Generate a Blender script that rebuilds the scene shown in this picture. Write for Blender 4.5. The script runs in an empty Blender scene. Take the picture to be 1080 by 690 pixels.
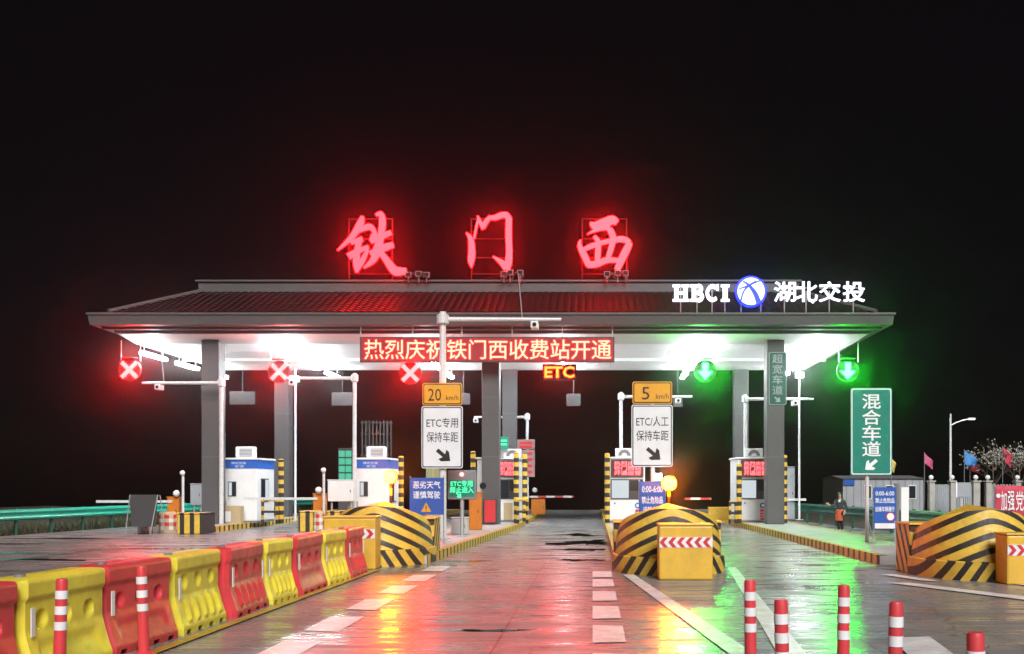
import bpy, bmesh, math, random
from mathutils import Vector
random.seed(7)
sc = bpy.context.scene
col = sc.collection
R = math.radians

# ------------------------------------------------------------------ camera, world, sun, exposure
F, VX, HY, EYE = 1080.0, 625.0, 511.0, 1.8          # focal length and principal point in photo pixels
cam = bpy.data.objects.new('camera', bpy.data.cameras.new('camera'))
col.objects.link(cam)
cam.location = (0, 0, EYE); cam.rotation_euler = (R(90), 0, 0)
cam.data.sensor_width = 36; cam.data.lens = 36
cam.data.shift_x = -(VX - 540) / 1080; cam.data.shift_y = (HY - 345) / 1080
cam.data.clip_start = 0.1; cam.data.clip_end = 5000
sc.camera = cam

world = bpy.data.worlds.new('World'); sc.world = world; world.use_nodes = True
wn = world.node_tree.nodes; wl = world.node_tree.links
bg = wn['Background']
sky = wn.new('ShaderNodeTexSky'); sky.sky_type = 'NISHITA'; sky.sun_disc = False
sky.sun_elevation = R(36); sky.sun_rotation = R(164)
nightmix = wn.new('ShaderNodeMix'); nightmix.data_type = 'RGBA'
nightmix.inputs[0].default_value = 0.9
wl.new(sky.outputs[0], nightmix.inputs[6]); nightmix.inputs[7].default_value = (0.9, 0.62, 0.66, 1)
wl.new(nightmix.outputs[2], bg.inputs[0]); bg.inputs[1].default_value = 0.0035

sun = bpy.data.objects.new('plaza_moonlight', bpy.data.lights.new('plaza_moonlight', 'SUN'))  # sun lamp standing in for unseen plaza lights behind the camera
col.objects.link(sun)
sun.data.energy = 4.0; sun.data.angle = R(28); sun.data.color = (1.0, 0.98, 0.95)
sun.rotation_euler = (R(54), 0, R(16))

sc.view_settings.view_transform = 'Standard'; sc.view_settings.look = 'None'
sc.view_settings.exposure = 0.15; sc.view_settings.gamma = 1
sc.render.engine = 'CYCLES'
cy = sc.cycles
cy.use_denoising = True
try: cy.denoiser = 'OPENIMAGEDENOISE'
except Exception: pass
cy.max_bounces = 6; cy.diffuse_bounces = 3; cy.glossy_bounces = 3; cy.volume_bounces = 0
cy.transmission_bounces = 4; cy.transparent_max_bounces = 6
cy.sample_clamp_indirect = 4.0; cy.sample_clamp_direct = 0
cy.caustics_reflective = False; cy.caustics_refractive = False
cy.volume_step_rate = 4; cy.use_light_tree = True

# ------------------------------------------------------------------ helpers
def W(px, py, Y):
    return Vector(((px - VX) / F * Y, Y, EYE + (HY - py) / F * Y))
def XS(px, Y): return (px - VX) / F * Y
def ZS(py, Y): return EYE + (HY - py) / F * Y
def GY(py, z=0.0): return F * (EYE - z) / (py - HY)

def woff(o):
    v = Vector((0, 0, 0))
    while o is not None:
        v += Vector(o.location); o = o.parent
    return v

def tag(o, label=None, cat=None, group=None, kind=None):
    if label: o['label'] = label
    if cat: o['category'] = cat
    if group: o['group'] = group
    if kind: o['kind'] = kind
    return o

def thing(name, label, cat, loc=(0, 0, 0), group=None):
    o = bpy.data.objects.new(name, None); col.objects.link(o)
    o.location = loc; o.empty_display_size = 0.2
    return tag(o, label, cat, group)

def copy_tree(o, parent=None):
    c = o.copy(); col.objects.link(c); c.parent = parent
    for ch in list(o.children): copy_tree(ch, c)
    return c

class B:
    def __init__(s): s.v = []; s.f = []
    def add(s, vs, fs):
        k = len(s.v); s.v += [tuple(p) for p in vs]; s.f += [tuple(i + k for i in f) for f in fs]; return s
    def box(s, x0, x1, y0, y1, z0, z1):
        return s.add([(x0,y0,z0),(x1,y0,z0),(x1,y1,z0),(x0,y1,z0),(x0,y0,z1),(x1,y0,z1),(x1,y1,z1),(x0,y1,z1)],
                     [(0,3,2,1),(4,5,6,7),(0,1,5,4),(1,2,6,5),(2,3,7,6),(3,0,4,7)])
    def cbox(s, c, sx, sy, sz):
        return s.box(c[0]-sx/2, c[0]+sx/2, c[1]-sy/2, c[1]+sy/2, c[2]-sz/2, c[2]+sz/2)
    def cyl(s, p0, p1, r0, r1=None, n=10, caps=True):
        r1 = r0 if r1 is None else r1
        p0 = Vector(p0); p1 = Vector(p1); d = (p1 - p0).normalized()
        a = d.orthogonal().normalized(); b = d.cross(a)
        vs = []
        for p, r in ((p0, r0), (p1, r1)):
            for i in range(n):
                t = 2*math.pi*i/n; vs.append(p + (a*math.cos(t) + b*math.sin(t))*r)
        fs = [(i, (i+1) % n, n+(i+1) % n, n+i) for i in range(n)]
        if caps: fs += [tuple(range(n-1, -1, -1)), tuple(range(n, 2*n))]
        return s.add(vs, fs)
    def tube(s, pts, r, n=8):
        for i in range(len(pts)-1):
            rr = r if not isinstance(r, (list, tuple)) else r[i]
            r2 = r if not isinstance(r, (list, tuple)) else r[i+1]
            s.cyl(pts[i], pts[i+1], rr, r2, n)
        return s
    def lathe(s, c, prof, n=16):
        c = Vector(c); vs = []; m = len(prof)
        for r, z in prof:
            for i in range(n):
                t = 2*math.pi*i/n; vs.append((c.x+r*math.cos(t), c.y+r*math.sin(t), c.z+z))
        fs = [(k*n+i, k*n+(i+1) % n, (k+1)*n+(i+1) % n, (k+1)*n+i) for k in range(m-1) for i in range(n)]
        if prof[0][0] > 1e-4: fs.append(tuple(range(n-1, -1, -1)))
        if prof[-1][0] > 1e-4: fs.append(tuple(range((m-1)*n, m*n)))
        return s.add(vs, fs)
    def ball(s, c, r, n=14, m=9):
        return s.lathe(c, [(max(1e-5, r*math.sin(math.pi*k/m)), -r*math.cos(math.pi*k/m)) for k in range(m+1)], n)
    def prism(s, pts, y0, y1):          # outline in x,z pushed along y
        n = len(pts)
        vs = [(x, y0, z) for x, z in pts] + [(x, y1, z) for x, z in pts]
        return s.add(vs, [tuple(range(n)), tuple(range(2*n-1, n-1, -1))] + [(i, n+i, n+(i+1) % n, (i+1) % n) for i in range(n)])
    def sheet(s, pts, z):
        return s.add([(x, y, z) for x, y in pts], [tuple(range(len(pts)))])
    def to(s, name, mat, parent=None, smooth=False, bevel=0, local=False, fix=True):
        me = bpy.data.meshes.new(name)
        o0 = Vector((0, 0, 0)) if (parent is None or local) else woff(parent)
        me.from_pydata([(x-o0.x, y-o0.y, z-o0.z) for x, y, z in s.v], [], s.f)
        if fix:
            bm = bmesh.new(); bm.from_mesh(me); bmesh.ops.recalc_face_normals(bm, faces=bm.faces); bm.to_mesh(me); bm.free()
        if smooth:
            for p in me.polygons: p.use_smooth = True
            try: me.set_sharp_from_angle(angle=R(40))
            except Exception: pass
        me.materials.append(mat)
        o = bpy.data.objects.new(name, me); col.objects.link(o); o.parent = parent
        if bevel:
            m = o.modifiers.new('bevel', 'BEVEL'); m.width = bevel; m.segments = 2; m.limit_method = 'ANGLE'
        return o

# ------------------------------------------------------------------ materials
MATS = {}
def nodes_of(name):
    m = bpy.data.materials.new(name); m.use_nodes = True
    nt = m.node_tree; return m, nt.nodes, nt.links, nt.nodes['Principled BSDF']
def mth(n, l, op, a, b=None, c=None):
    x = n.new('ShaderNodeMath'); x.operation = op
    for i, v in enumerate((a, b, c)):
        if v is None: continue
        if isinstance(v, (int, float)): x.inputs[i].default_value = v
        else: l.new(v, x.inputs[i])
    return x.outputs[0]
def noise(n, l, scale, detail=4, vec=None, rough=0.55):
    t = n.new('ShaderNodeTexNoise'); t.inputs['Scale'].default_value = scale; t.inputs['Detail'].default_value = detail
    t.inputs['Roughness'].default_value = rough
    if vec is not None: l.new(vec, t.inputs['Vector'])
    return t.outputs['Fac']
def mixc(n, l, fac, a, b):
    x = n.new('ShaderNodeMix'); x.data_type = 'RGBA'
    if isinstance(fac, (int, float)): x.inputs[0].default_value = fac
    else: l.new(fac, x.inputs[0])
    for i, v in ((6, a), (7, b)):
        if isinstance(v, tuple): x.inputs[i].default_value = (*v[:3], 1)
        else: l.new(v, x.inputs[i])
    return x.outputs[2]
def rng(n, l, v, a, b, c, d):
    x = n.new('ShaderNodeMapRange'); l.new(v, x.inputs[0])
    for i, q in enumerate((a, b, c, d)): x.inputs[i+1].default_value = q
    return x.outputs[0]
def dirty(n, l, base, amount=0.35, scale=3.0, vec=None):
    f = rng(n, l, noise(n, l, scale, 6, vec, 0.65), 0.38, 0.72, 0.0, amount)
    dark = mixc(n, l, 0.62, base, (0.06, 0.05, 0.045))
    return mixc(n, l, f, base, dark)

def shifted(n, l):
    a = n.new('ShaderNodeVectorMath'); a.operation = 'ADD'
    l.new(n.new('ShaderNodeTexCoord').outputs['Object'], a.inputs[0])
    r = n.new('ShaderNodeMath'); r.operation = 'MULTIPLY'; r.inputs[1].default_value = 37.0
    l.new(n.new('ShaderNodeObjectInfo').outputs['Random'], r.inputs[0]); l.new(r.outputs[0], a.inputs[1])
    return a.outputs[0]

def paint(name, c, rough=0.5, metal=0.0, dirt=0.3, scale=3.0, bump=0.0):
    if name in MATS: return MATS[name]
    m, n, l, p = nodes_of(name)
    tc = shifted(n, l)
    rgb = n.new('ShaderNodeRGB'); rgb.outputs[0].default_value = (*c, 1)
    l.new(dirty(n, l, rgb.outputs[0], dirt, scale, tc), p.inputs['Base Color'])
    r = rng(n, l, noise(n, l, scale*4, 3, tc), 0.3, 0.7, max(0.05, rough-0.1), min(1, rough+0.12))
    l.new(r, p.inputs['Roughness']); p.inputs['Metallic'].default_value = metal
    if bump:
        b = n.new('ShaderNodeBump'); b.inputs['Strength'].default_value = bump; b.inputs['Distance'].default_value = 0.01
        l.new(noise(n, l, scale*14, 4, tc), b.inputs['Height']); l.new(b.outputs[0], p.inputs['Normal'])
    MATS[name] = m; return m

def glow(name, c, strength=1.0, base=(0.02, 0.02, 0.02)):
    if name in MATS: return MATS[name]
    m, n, l, p = nodes_of(name)
    p.inputs['Base Color'].default_value = (*base, 1); p.inputs['Roughness'].default_value = 0.4
    p.inputs['Emission Color'].default_value = (*c, 1); p.inputs['Emission Strength'].default_value = strength
    MATS[name] = m; return m

def stripes(name, a, b, vec, period, duty=0.5, shift=0.0, absx=0.0, rough=0.55, dirt=0.5):
    """two painted colours; stripe coordinate = dot(object position, vec) + absx*|x|"""
    m, n, l, p = nodes_of(name)
    tc = n.new('ShaderNodeTexCoord').outputs['Object']
    s = n.new('ShaderNodeSeparateXYZ'); l.new(tc, s.inputs[0])
    t = mth(n, l, 'MULTIPLY', s.outputs[0], vec[0])
    t = mth(n, l, 'MULTIPLY_ADD', s.outputs[1], vec[1], t)
    t = mth(n, l, 'MULTIPLY_ADD', s.outputs[2], vec[2], t)
    if absx:
        xx = mth(n, l, 'SQRT', mth(n, l, 'MULTIPLY_ADD', s.outputs[0], s.outputs[0], 0.02))
        t = mth(n, l, 'MULTIPLY_ADD', xx, absx, t)
    t = mth(n, l, 'ADD', t, mth(n, l, 'MULTIPLY', noise(n, l, 9, 3, tc), 0.012))
    fr = mth(n, l, 'FRACT', mth(n, l, 'ADD', mth(n, l, 'DIVIDE', t, period), shift + 50))
    k = mth(n, l, 'LESS_THAN', fr, duty)
    c = mixc(n, l, k, a, b)
    chip = rng(n, l, noise(n, l, 13, 8, tc, 0.75), 0.60, 0.66, 0, 0.75)
    c = mixc(n, l, chip, c, (0.22, 0.2, 0.18))
    l.new(dirty(n, l, c, dirt, 4.0, tc), p.inputs['Base Color'])
    l.new(rng(n, l, noise(n, l, 8, 3, tc), 0.3, 0.7, rough-0.12, rough+0.15), p.inputs['Roughness'])
    bu = n.new('ShaderNodeBump'); bu.inputs['Strength'].default_value = 0.25; bu.inputs['Distance'].default_value = 0.008
    l.new(noise(n, l, 30, 4, tc), bu.inputs['Height']); l.new(bu.outputs[0], p.inputs['Normal'])
    MATS[name] = m; return m

YEL, BLK = (0.76, 0.5, 0.06), (0.025, 0.02, 0.018)
m_white = paint('white_paint', (0.78, 0.79, 0.8), 0.45, 0, 0.15)
m_galv = paint('galvanised_steel', (0.55, 0.57, 0.58), 0.35, 0.6, 0.25)
m_pole = paint('pole_white', (0.72, 0.73, 0.74), 0.3, 0.1, 0.2)
m_dark = paint('dark_metal', (0.05, 0.05, 0.055), 0.5, 0.2, 0.2)
m_greym = paint('grey_metal', (0.22, 0.23, 0.24), 0.45, 0.2, 0.3)
m_dimgrey = paint('dim_grey', (0.035, 0.034, 0.036), 0.6, 0, 0.3)
m_fascia = paint('fascia_grey', (0.088, 0.086, 0.088), 0.45, 0.1, 0.35, 0.7)
m_column = paint('column_grey', (0.095, 0.095, 0.098), 0.5, 0.05, 0.3, 0.8)
m_soffit = paint('soffit_white', (0.8, 0.81, 0.82), 0.4, 0, 0.12, 0.5)
m_blue = paint('blue_band', (0.02, 0.12, 0.5), 0.4, 0, 0.15)
m_signblue = paint('sign_blue', (0.02, 0.10, 0.42), 0.35, 0, 0.2)
m_signgreen = paint('sign_green', (0.01, 0.22, 0.16), 0.35, 0, 0.2)
m_signwhite = paint('sign_white', (0.74, 0.77, 0.8), 0.35, 0, 0.15)
m_signyel = paint('sign_amber', (0.75, 0.36, 0.03), 0.35, 0, 0.2)
m_print_w = paint('print_white', (0.85, 0.86, 0.88), 0.35, 0, 0.08)
m_print_k = paint('print_black', (0.015, 0.015, 0.016), 0.4, 0, 0.05)
m_yellow = paint('yellow_box', (0.74, 0.44, 0.05), 0.45, 0, 0.4, 2.5)
m_orange = paint('orange_cabinet', (0.62, 0.19, 0.02), 0.4, 0, 0.25)
m_red = paint('red_paint', (0.6, 0.03, 0.04), 0.45, 0, 0.2)
m_redplastic = paint('red_plastic', (0.7, 0.05, 0.065), 0.4, 0, 0.6, 1.9, 0.12)
m_yelplastic = paint('yellow_plastic', (0.88, 0.74, 0.06), 0.4, 0, 0.6, 1.9, 0.12)
m_reflect = paint('reflective_white', (0.8, 0.8, 0.82), 0.3, 0, 0.25)
m_railgreen = paint('rail_green', (0.02, 0.42, 0.29), 0.35, 0.1, 0.35)
m_raildark = paint('rail_dark_green', (0.01, 0.09, 0.06), 0.5, 0.1, 0.35)
m_glass = paint('dark_glass', (0.02, 0.025, 0.03), 0.08, 0, 0.05)
m_tan = paint('tan_panel', (0.5, 0.38, 0.22), 0.5, 0, 0.3)
m_wallgrey = paint('prefab_grey', (0.33, 0.35, 0.38), 0.55, 0, 0.3, 1.0)
m_stone = paint('pale_stone', (0.42, 0.4, 0.36), 0.7, 0, 0.4)
m_island = paint('island_concrete', (0.42, 0.42, 0.41), 0.45, 0, 0.5, 1.2, 0.3)
m_linewhite = paint('line_white', (0.82, 0.83, 0.84), 0.35, 0, 0.7, 3.5)
m_lineyel = paint('line_yellow', (0.5, 0.33, 0.05), 0.4, 0, 0.85, 3.0)
m_bark = paint('bark', (0.1, 0.07, 0.05), 0.85, 0, 0.4)
m_blossom = paint('blossom', (0.5, 0.5, 0.43), 0.6, 0, 0.1)
m_flagred = paint('flag_red', (0.55, 0.05, 0.09), 0.7, 0, 0.1)
m_flagpink = paint('flag_pink', (0.55, 0.09, 0.2), 0.7, 0, 0.1)
m_flagblue = paint('flag_blue', (0.06, 0.25, 0.62), 0.7, 0, 0.1)
m_flagyel = paint('flag_yellow', (0.6, 0.5, 0.12), 0.7, 0, 0.1)
m_yb_post = stripes('post_yellow_black', YEL, BLK, (0, 0, 1), 0.36)
m_yb_curb = stripes('curb_yellow_black', YEL, BLK, (0, 1, 0), 0.5, 0.36)
m_yb_end = stripes('end_yellow_black', YEL, BLK, (1, 0, 0), 0.36, 0.45)
m_cush_top = stripes('cushion_arch_stripes', YEL, BLK, (0, 0.22, 1), 0.29, 0.42, 0.897, absx=0.4)
m_cush_base = stripes('cushion_slant_stripes', YEL, BLK, (0, 0.0, 0.55), 0.24, 0.45, 0.1, absx=1.0)
m_rear_str = stripes('cushion_rear_stripes', YEL, BLK, (0, 1.0, -0.7), 0.34, 0.45)
m_arm_rw = stripes('arm_red_white', (0.75, 0.74, 0.72), (0.6, 0.05, 0.05), (1, 0, 0), 0.9, 0.5, dirt=0.2)

g_tube = glow('canopy_lamp', (0.92, 0.97, 1.0), 95)
g_redneon = glow('neon_red', (58.0, 0.17, 0.25), 1.0)
g_redx = glow('signal_red', (400.0, 0.62, 0.62), 1.0)
g_green = glow('signal_green', (0.5, 620.0, 9.0), 1.0)
g_etc = glow('signal_amber', (90.0, 0.80, 0.10), 1.0)
g_white = glow('sign_white_light', (1.7, 1.8, 2.0), 1.0)
g_logoblue = glow('logo_blue_light', (0.02, 0.07, 9.0), 1.0)
g_ledtext = glow('led_warm_text', (22.0, 0.9, 0.55), 1.0)
g_ledback = glow('led_red_back', (0.32, 0.004, 0.012), 1.0)
g_redtext = glow('led_red_text', (3.5, 0.42, 0.5), 1.0)
g_redback = glow('led_red_dim', (0.13, 0.006, 0.01), 1.0)
g_greentext = glow('led_green_text', (0.12, 1.6, 0.65), 1.0)
g_flash = glow('flasher_amber', (380.0, 60.0, 0.5), 1.0)
g_flood = glow('flood_white', (220.0, 232.0, 250.0), 1.0)
g_cabin = glow('cabin_light', (0.55, 0.62, 0.66), 1.0)
g_lightbox = glow('lightbox_green', (0.03, 0.5, 0.3), 1.0)
g_redlamp = glow('small_red_lamp', (9.0, 1.2, 1.2), 1.0)
g_street = glow('street_lamp_light', (3.0, 3.3, 4.0), 1.0)

def road_material():
    m, n, l, p = nodes_of('wet_concrete')
    tc = n.new('ShaderNodeNewGeometry').outputs['Position']
    def mapped(sx, sy, off=0):
        q = n.new('ShaderNodeMapping'); q.inputs['Scale'].default_value = (sx, sy, 1); q.inputs['Location'].default_value = (off, off*1.7, 0)
        l.new(tc, q.inputs[0]); return q.outputs[0]
    big = noise(n, l, 0.35, 6, tc, 0.6)
    streak = noise(n, l, 1.0, 6, mapped(0.45, 2.4), 0.62)
    streak2 = noise(n, l, 1.0, 4, mapped(0.7, 7.0, 9), 0.6)
    fine = noise(n, l, 26, 4, tc)
    c = mixc(n, l, rng(n, l, big, 0.3, 0.72, 0, 1), (0.15, 0.15, 0.152), (0.31, 0.312, 0.315))
    c = mixc(n, l, rng(n, l, streak, 0.42, 0.66, 0, 0.5), c, (0.085, 0.085, 0.088))
    c = mixc(n, l, rng(n, l, fine, 0.35, 0.75, 0, 0.25), c, (0.42, 0.41, 0.40))
    track = noise(n, l, 1.0, 3, mapped(1.1, 0.035, 21), 0.5)
    c = mixc(n, l, rng(n, l, track, 0.52, 0.68, 0, 0.5), c, (0.09, 0.09, 0.092))
    agg = noise(n, l, 70, 3, tc, 0.7)
    c = mixc(n, l, rng(n, l, agg, 0.55, 0.75, 0, 0.4), c, (0.45, 0.44, 0.43))
    oil = noise(n, l, 1.7, 5, tc, 0.7)
    c = mixc(n, l, rng(n, l, oil, 0.60, 0.70, 0, 0.6), c, (0.04, 0.04, 0.042))
    vo = n.new('ShaderNodeTexVoronoi'); vo.feature = 'DISTANCE_TO_EDGE'; vo.inputs['Scale'].default_value = 0.16
    wv = n.new('ShaderNodeVectorMath'); wv.operation = 'ADD'
    wn_ = n.new('ShaderNodeTexNoise'); wn_.inputs['Scale'].default_value = 1.5; wn_.inputs['Detail'].default_value = 5; l.new(tc, wn_.inputs['Vector'])
    l.new(tc, wv.inputs[0]); l.new(wn_.outputs['Color'], wv.inputs[1]); l.new(wv.outputs[0], vo.inputs['Vector'])
    c = mixc(n, l, rng(n, l, vo.outputs['Distance'], 0.001, 0.0035, 0.6, 0.0), c, (0.03, 0.03, 0.03))
    # sawn joints between the slabs
    s = n.new('ShaderNodeSeparateXYZ'); l.new(tc, s.inputs[0])
    jy = mth(n, l, 'LESS_THAN', mth(n, l, 'FRACT', mth(n, l, 'DIVIDE', mth(n, l, 'ADD', s.outputs[1], 100.7), 5.0)), 0.006)
    jx = mth(n, l, 'LESS_THAN', mth(n, l, 'FRACT', mth(n, l, 'DIVIDE', mth(n, l, 'ADD', s.outputs[0], 101.9), 4.2)), 0.006)
    j = mth(n, l, 'MAXIMUM', jx, jy)
    c = mixc(n, l, mth(n, l, 'MULTIPLY', j, 0.8), c, (0.02, 0.02, 0.02))
    l.new(c, p.inputs['Base Color'])
    wet = mth(n, l, 'MULTIPLY_ADD', streak2, 0.4, mth(n, l, 'MULTIPLY', streak, 0.6))
    l.new(rng(n, l, wet, 0.40, 0.60, 0.10, 0.52), p.inputs['Roughness'])
    p.inputs['Specular IOR Level'].default_value = 0.85
    g = n.new('ShaderNodeBump'); g.inputs['Strength'].default_value = 0.35; g.inputs['Distance'].default_value = 0.02
    h = mth(n, l, 'ADD', mth(n, l, 'MULTIPLY', noise(n, l, 1.0, 3, mapped(1.2, 9.0, 4)), 1.0), mth(n, l, 'MULTIPLY', noise(n, l, 7, 3, tc), 0.5))
    l.new(h, g.inputs['Height']); l.new(g.outputs[0], p.inputs['Normal'])
    return m
m_road = road_material()

def grass_material():
    m, n, l, p = nodes_of('dark_grass')
    tc = n.new('ShaderNodeNewGeometry').outputs['Position']
    c = mixc(n, l, rng(n, l, noise(n, l, 1.3, 6, tc), 0.35, 0.7, 0, 1), (0.02, 0.024, 0.012), (0.05, 0.042, 0.022))
    l.new(c, p.inputs['Base Color']); p.inputs['Roughness'].default_value = 0.9
    b = n.new('ShaderNodeBump'); b.inputs['Strength'].default_value = 0.8; b.inputs['Distance'].default_value = 0.1
    l.new(noise(n, l, 9, 5, tc), b.inputs['Height']); l.new(b.outputs[0], p.inputs['Normal'])
    return m
m_grass = grass_material()

def tile_material():
    m, n, l, p = nodes_of('roof_tile_dark')
    tc = n.new('ShaderNodeNewGeometry').outputs['Position']
    c = mixc(n, l, rng(n, l, noise(n, l, 2.5, 5, tc), 0.35, 0.7, 0, 1), (0.04, 0.02, 0.022), (0.075, 0.036, 0.04))
    l.new(c, p.inputs['Base Color']); p.inputs['Roughness'].default_value = 0.3; p.inputs['Specular IOR Level'].default_value = 0.7
    return m
m_tile = tile_material()

# ------------------------------------------------------------------ text and flat print
TCACHE = {}
def glyphs(body, bold=0.0, spacing=1.0, line=1.0, font_fix=True):
    key = (body, bold, spacing, line)
    if key in TCACHE: return TCACHE[key]
    cu = bpy.data.curves.new('lettering', 'FONT'); cu.body = body; cu.align_x = 'CENTER'
    cu.size = 1; cu.offset = bold; cu.extrude = 0; cu.resolution_u = 2; cu.space_character = spacing; cu.space_line = line
    cu.fill_mode = 'FRONT'
    o = bpy.data.objects.new('lettering', cu); col.objects.link(o)
    dg = bpy.context.evaluated_depsgraph_get(); dg.update()
    me = bpy.data.meshes.new_from_object(o.evaluated_get(dg))
    vs = [tuple(v.co) for v in me.vertices]; fs = [tuple(p.vertices) for p in me.polygons]
    bpy.data.objects.remove(o); bpy.data.curves.remove(cu); bpy.data.meshes.remove(me)
    x0 = min(v[0] for v in vs); x1 = max(v[0] for v in vs); y0 = min(v[1] for v in vs); y1 = max(v[1] for v in vs)
    r = ([((v[0]-x0)/(x1-x0)-0.5, (v[1]-y0)/(y1-y0)-0.5) for v in vs], fs, (x1-x0)/(y1-y0))
    TCACHE[key] = r; return r

def text(name, body, mat, parent, cx, y, cz, h, w=None, bold=0.0, spacing=1.0, line=1.0, depth=0.0):
    """lettering facing the camera side (-y), centred on cx,cz, fitted to h (and w)"""
    uv, fs, asp = glyphs(body, bold, spacing, line)
    if w is None: w = h*asp
    b = B(); b.add([(cx+u*w, y, cz+v*h) for u, v in uv], fs)
    o = b.to(name, mat, parent, fix=False)
    if depth:
        s = o.modifiers.new('solid', 'SOLIDIFY'); s.thickness = depth; s.offset = -1
    return o

def poly(name, pts, mat, parent, y, thick=0.004):
    return B().prism(pts, y-thick, y).to(name, mat, parent)

def arrow_pts(cx, cz, s, ang):
    base = [(-0.5, 0.11), (0.02, 0.11), (-0.1, 0.36), (0.1, 0.36), (0.5, 0.0), (0.1, -0.36), (-0.1, -0.36), (0.02, -0.11), (-0.5, -0.11)]
    ca, sa = math.cos(ang), math.sin(ang)
    return [(cx+s*(x*ca-z*sa), cz+s*(x*sa+z*ca)) for x, z in base]

def brush(b, strokes, fx, y):
    """brush strokes: list of [(px,py,width_px)...] in photo pixels -> ribbon solids"""
    for si, st in enumerate(strokes):
        pts = []
        for i in range(len(st)-1):
            p0 = st[max(i-1, 0)]; p1 = st[i]; p2 = st[i+1]; p3 = st[min(i+2, len(st)-1)]
            for k in range(6):
                t = k/6
                q = [0.5*((2*p1[j]) + (-p0[j]+p2[j])*t + (2*p0[j]-5*p1[j]+4*p2[j]-p3[j])*t*t + (-p0[j]+3*p1[j]-3*p2[j]+p3[j])*t**3) for j in range(3)]
                pts.append(q)
        pts.append(list(st[-1]))
        L = []; Rr = []
        for i, q in enumerate(pts):
            a = pts[max(i-1, 0)]; c = pts[min(i+1, len(pts)-1)]
            dx, dy = c[0]-a[0], c[1]-a[1]; d = math.hypot(dx, dy) or 1
            nx, ny = -dy/d, dx/d; w = max(q[2], 0.4)/2
            L.append((q[0]+nx*w, q[1]+ny*w)); Rr.append((q[0]-nx*w, q[1]-ny*w))
        y0 = y - 0.003*si; y1 = y + 0.14 - 0.003*si
        n = len(pts); vs = []
        for yy in (y0, y1):
            for P in (L, Rr):
                for (px, py) in P:
                    X, Z = fx(px, py); vs.append((X, yy, Z))
        fs = []
        for i in range(n-1):
            fs += [(i, i+1, n+i+1, n+i), (2*n+i, 3*n+i, 3*n+i+1, 2*n+i+1), (i, 2*n+i, 2*n+i+1, i+1), (n+i, n+i+1, 3*n+i+1, 3*n+i)]
        fs += [(0, n, 3*n, 2*n), (n-1, 3*n-1, 4*n-1, 2*n-1)]
        b.add(vs, fs)
    return b

# ------------------------------------------------------------------ ground, road, markings
def drop(Y): return 0.0 if Y < 74 else -0.045*(Y-74) - (0.0006*(Y-74)**2 if Y < 140 else 0.0006*66**2)
def grid(xs, ys, fz):
    b = B(); nx = len(xs)
    b.v = [(x, y, fz(x, y)) for y in ys for x in xs]
    b.f = [(j*nx+i, j*nx+i+1, (j+1)*nx+i+1, (j+1)*nx+i) for j in range(len(ys)-1) for i in range(nx-1)]
    return b
def ground_z(x, y):
    z = -0.06 + drop(y)
    if x < -22: z += min(1.0, (-22-x)/7)*0.25 + 0.12*math.sin(x*0.7+y*0.31)*min(1, (-22-x)/4)
    return z
xs = [-150, -120, -95, -75] + [-60+2*i for i in range(20)] + [-20, -10, 0, 10, 15, 20, 40, 70, 110, 150]
ys = [-60, -20, 0] + [8+3*i for i in range(22)] + [76, 80, 85, 92, 100, 115, 140, 200, 300]
g = grid(xs, ys, ground_z).to('ground', m_grass, smooth=True, fix=False); tag(g, kind='structure')
def rail_left(Y): return -20.9 + (Y-35.3)*0.108
def rail_right(Y): return 10.76 - (Y-40.2)*0.105
rys = [-12, 0, 10, 20, 30, 40, 50, 60, 70, 76, 80, 85, 92, 100, 115, 140]
b = B(); K = 13
for Y in rys:
    x0, x1 = rail_left(Y)+0.35, max(rail_right(Y)+ (6 if Y < 30 else 0.4), 8.6)
    for k in range(K): b.v.append((x0+(x1-x0)*k/(K-1), Y, drop(Y)))
b.f = [(j*K+i, j*K+i+1, (j+1)*K+i+1, (j+1)*K+i) for j in range(len(rys)-1) for i in range(K-1)]
road = b.to('road', m_road, fix=False); tag(road, kind='structure')

MK = [0]
def mark(name, pts, mat=m_linewhite, z=0.005):
    MK[0] += 1
    o = B().sheet(pts, z+0.0007*MK[0]).to(name, mat, road, fix=False); return o
for yc in (11.05, 13.2, 15.35, 17.5, 19.65, 21.8, 8.9):      # slowing-down dashes, left
    mark('lane_dash', [(-3.55, yc-0.62), (-3.1, yc-0.72), (-3.1, yc+0.72), (-3.55, yc+0.62)])
for yc in (8.0, 10.15, 12.3, 14.35, 16.45, 18.6, 20.4):      # slowing-down dashes, right
    mark('lane_dash', [(0.0, yc-0.72), (0.38, yc-0.66), (0.38, yc+0.66), (0.0, yc+0.72)])
mark('gore_line', [(0.60, 20.3), (0.82, 20.3), (1.88, 9.0), (1.60, 9.0)])
mark('gore_line', [(2.9, 22.0), (3.08, 22.0), (2.12, 9.0), (1.80, 9.0)])
mark('edge_line', [(6.15, 22.0), (6.3, 22.0), (9.3, 14.5), (9.05, 14.5)])
mark('edge_line', [(5.35, 18.6), (5.75, 18.6), (8.2, 13.6), (7.75, 13.6)])
mark('lane_dash', [(3.45, 11.9), (3.95, 12.0), (3.75, 10.4), (3.25, 10.3)])
mark('lane_dash', [(5.7, 20.3), (6.1, 19.0), (6.4, 18.9), (6.0, 20.3)])
mark('yellow_edge_line', [(-4.82, 7.0), (-4.66, 7.0), (-4.44, 21.4), (-4.58, 21.4)], m_lineyel)
for (x0, x1, y0, y1) in ((-20, -17.2, 24, 24.25), (-14, -11, 30, 30.25)):
    mark('faded_line', [(x0, y0), (x1, y0+0.1), (x1, y1+0.1), (x0, y1)])

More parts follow.
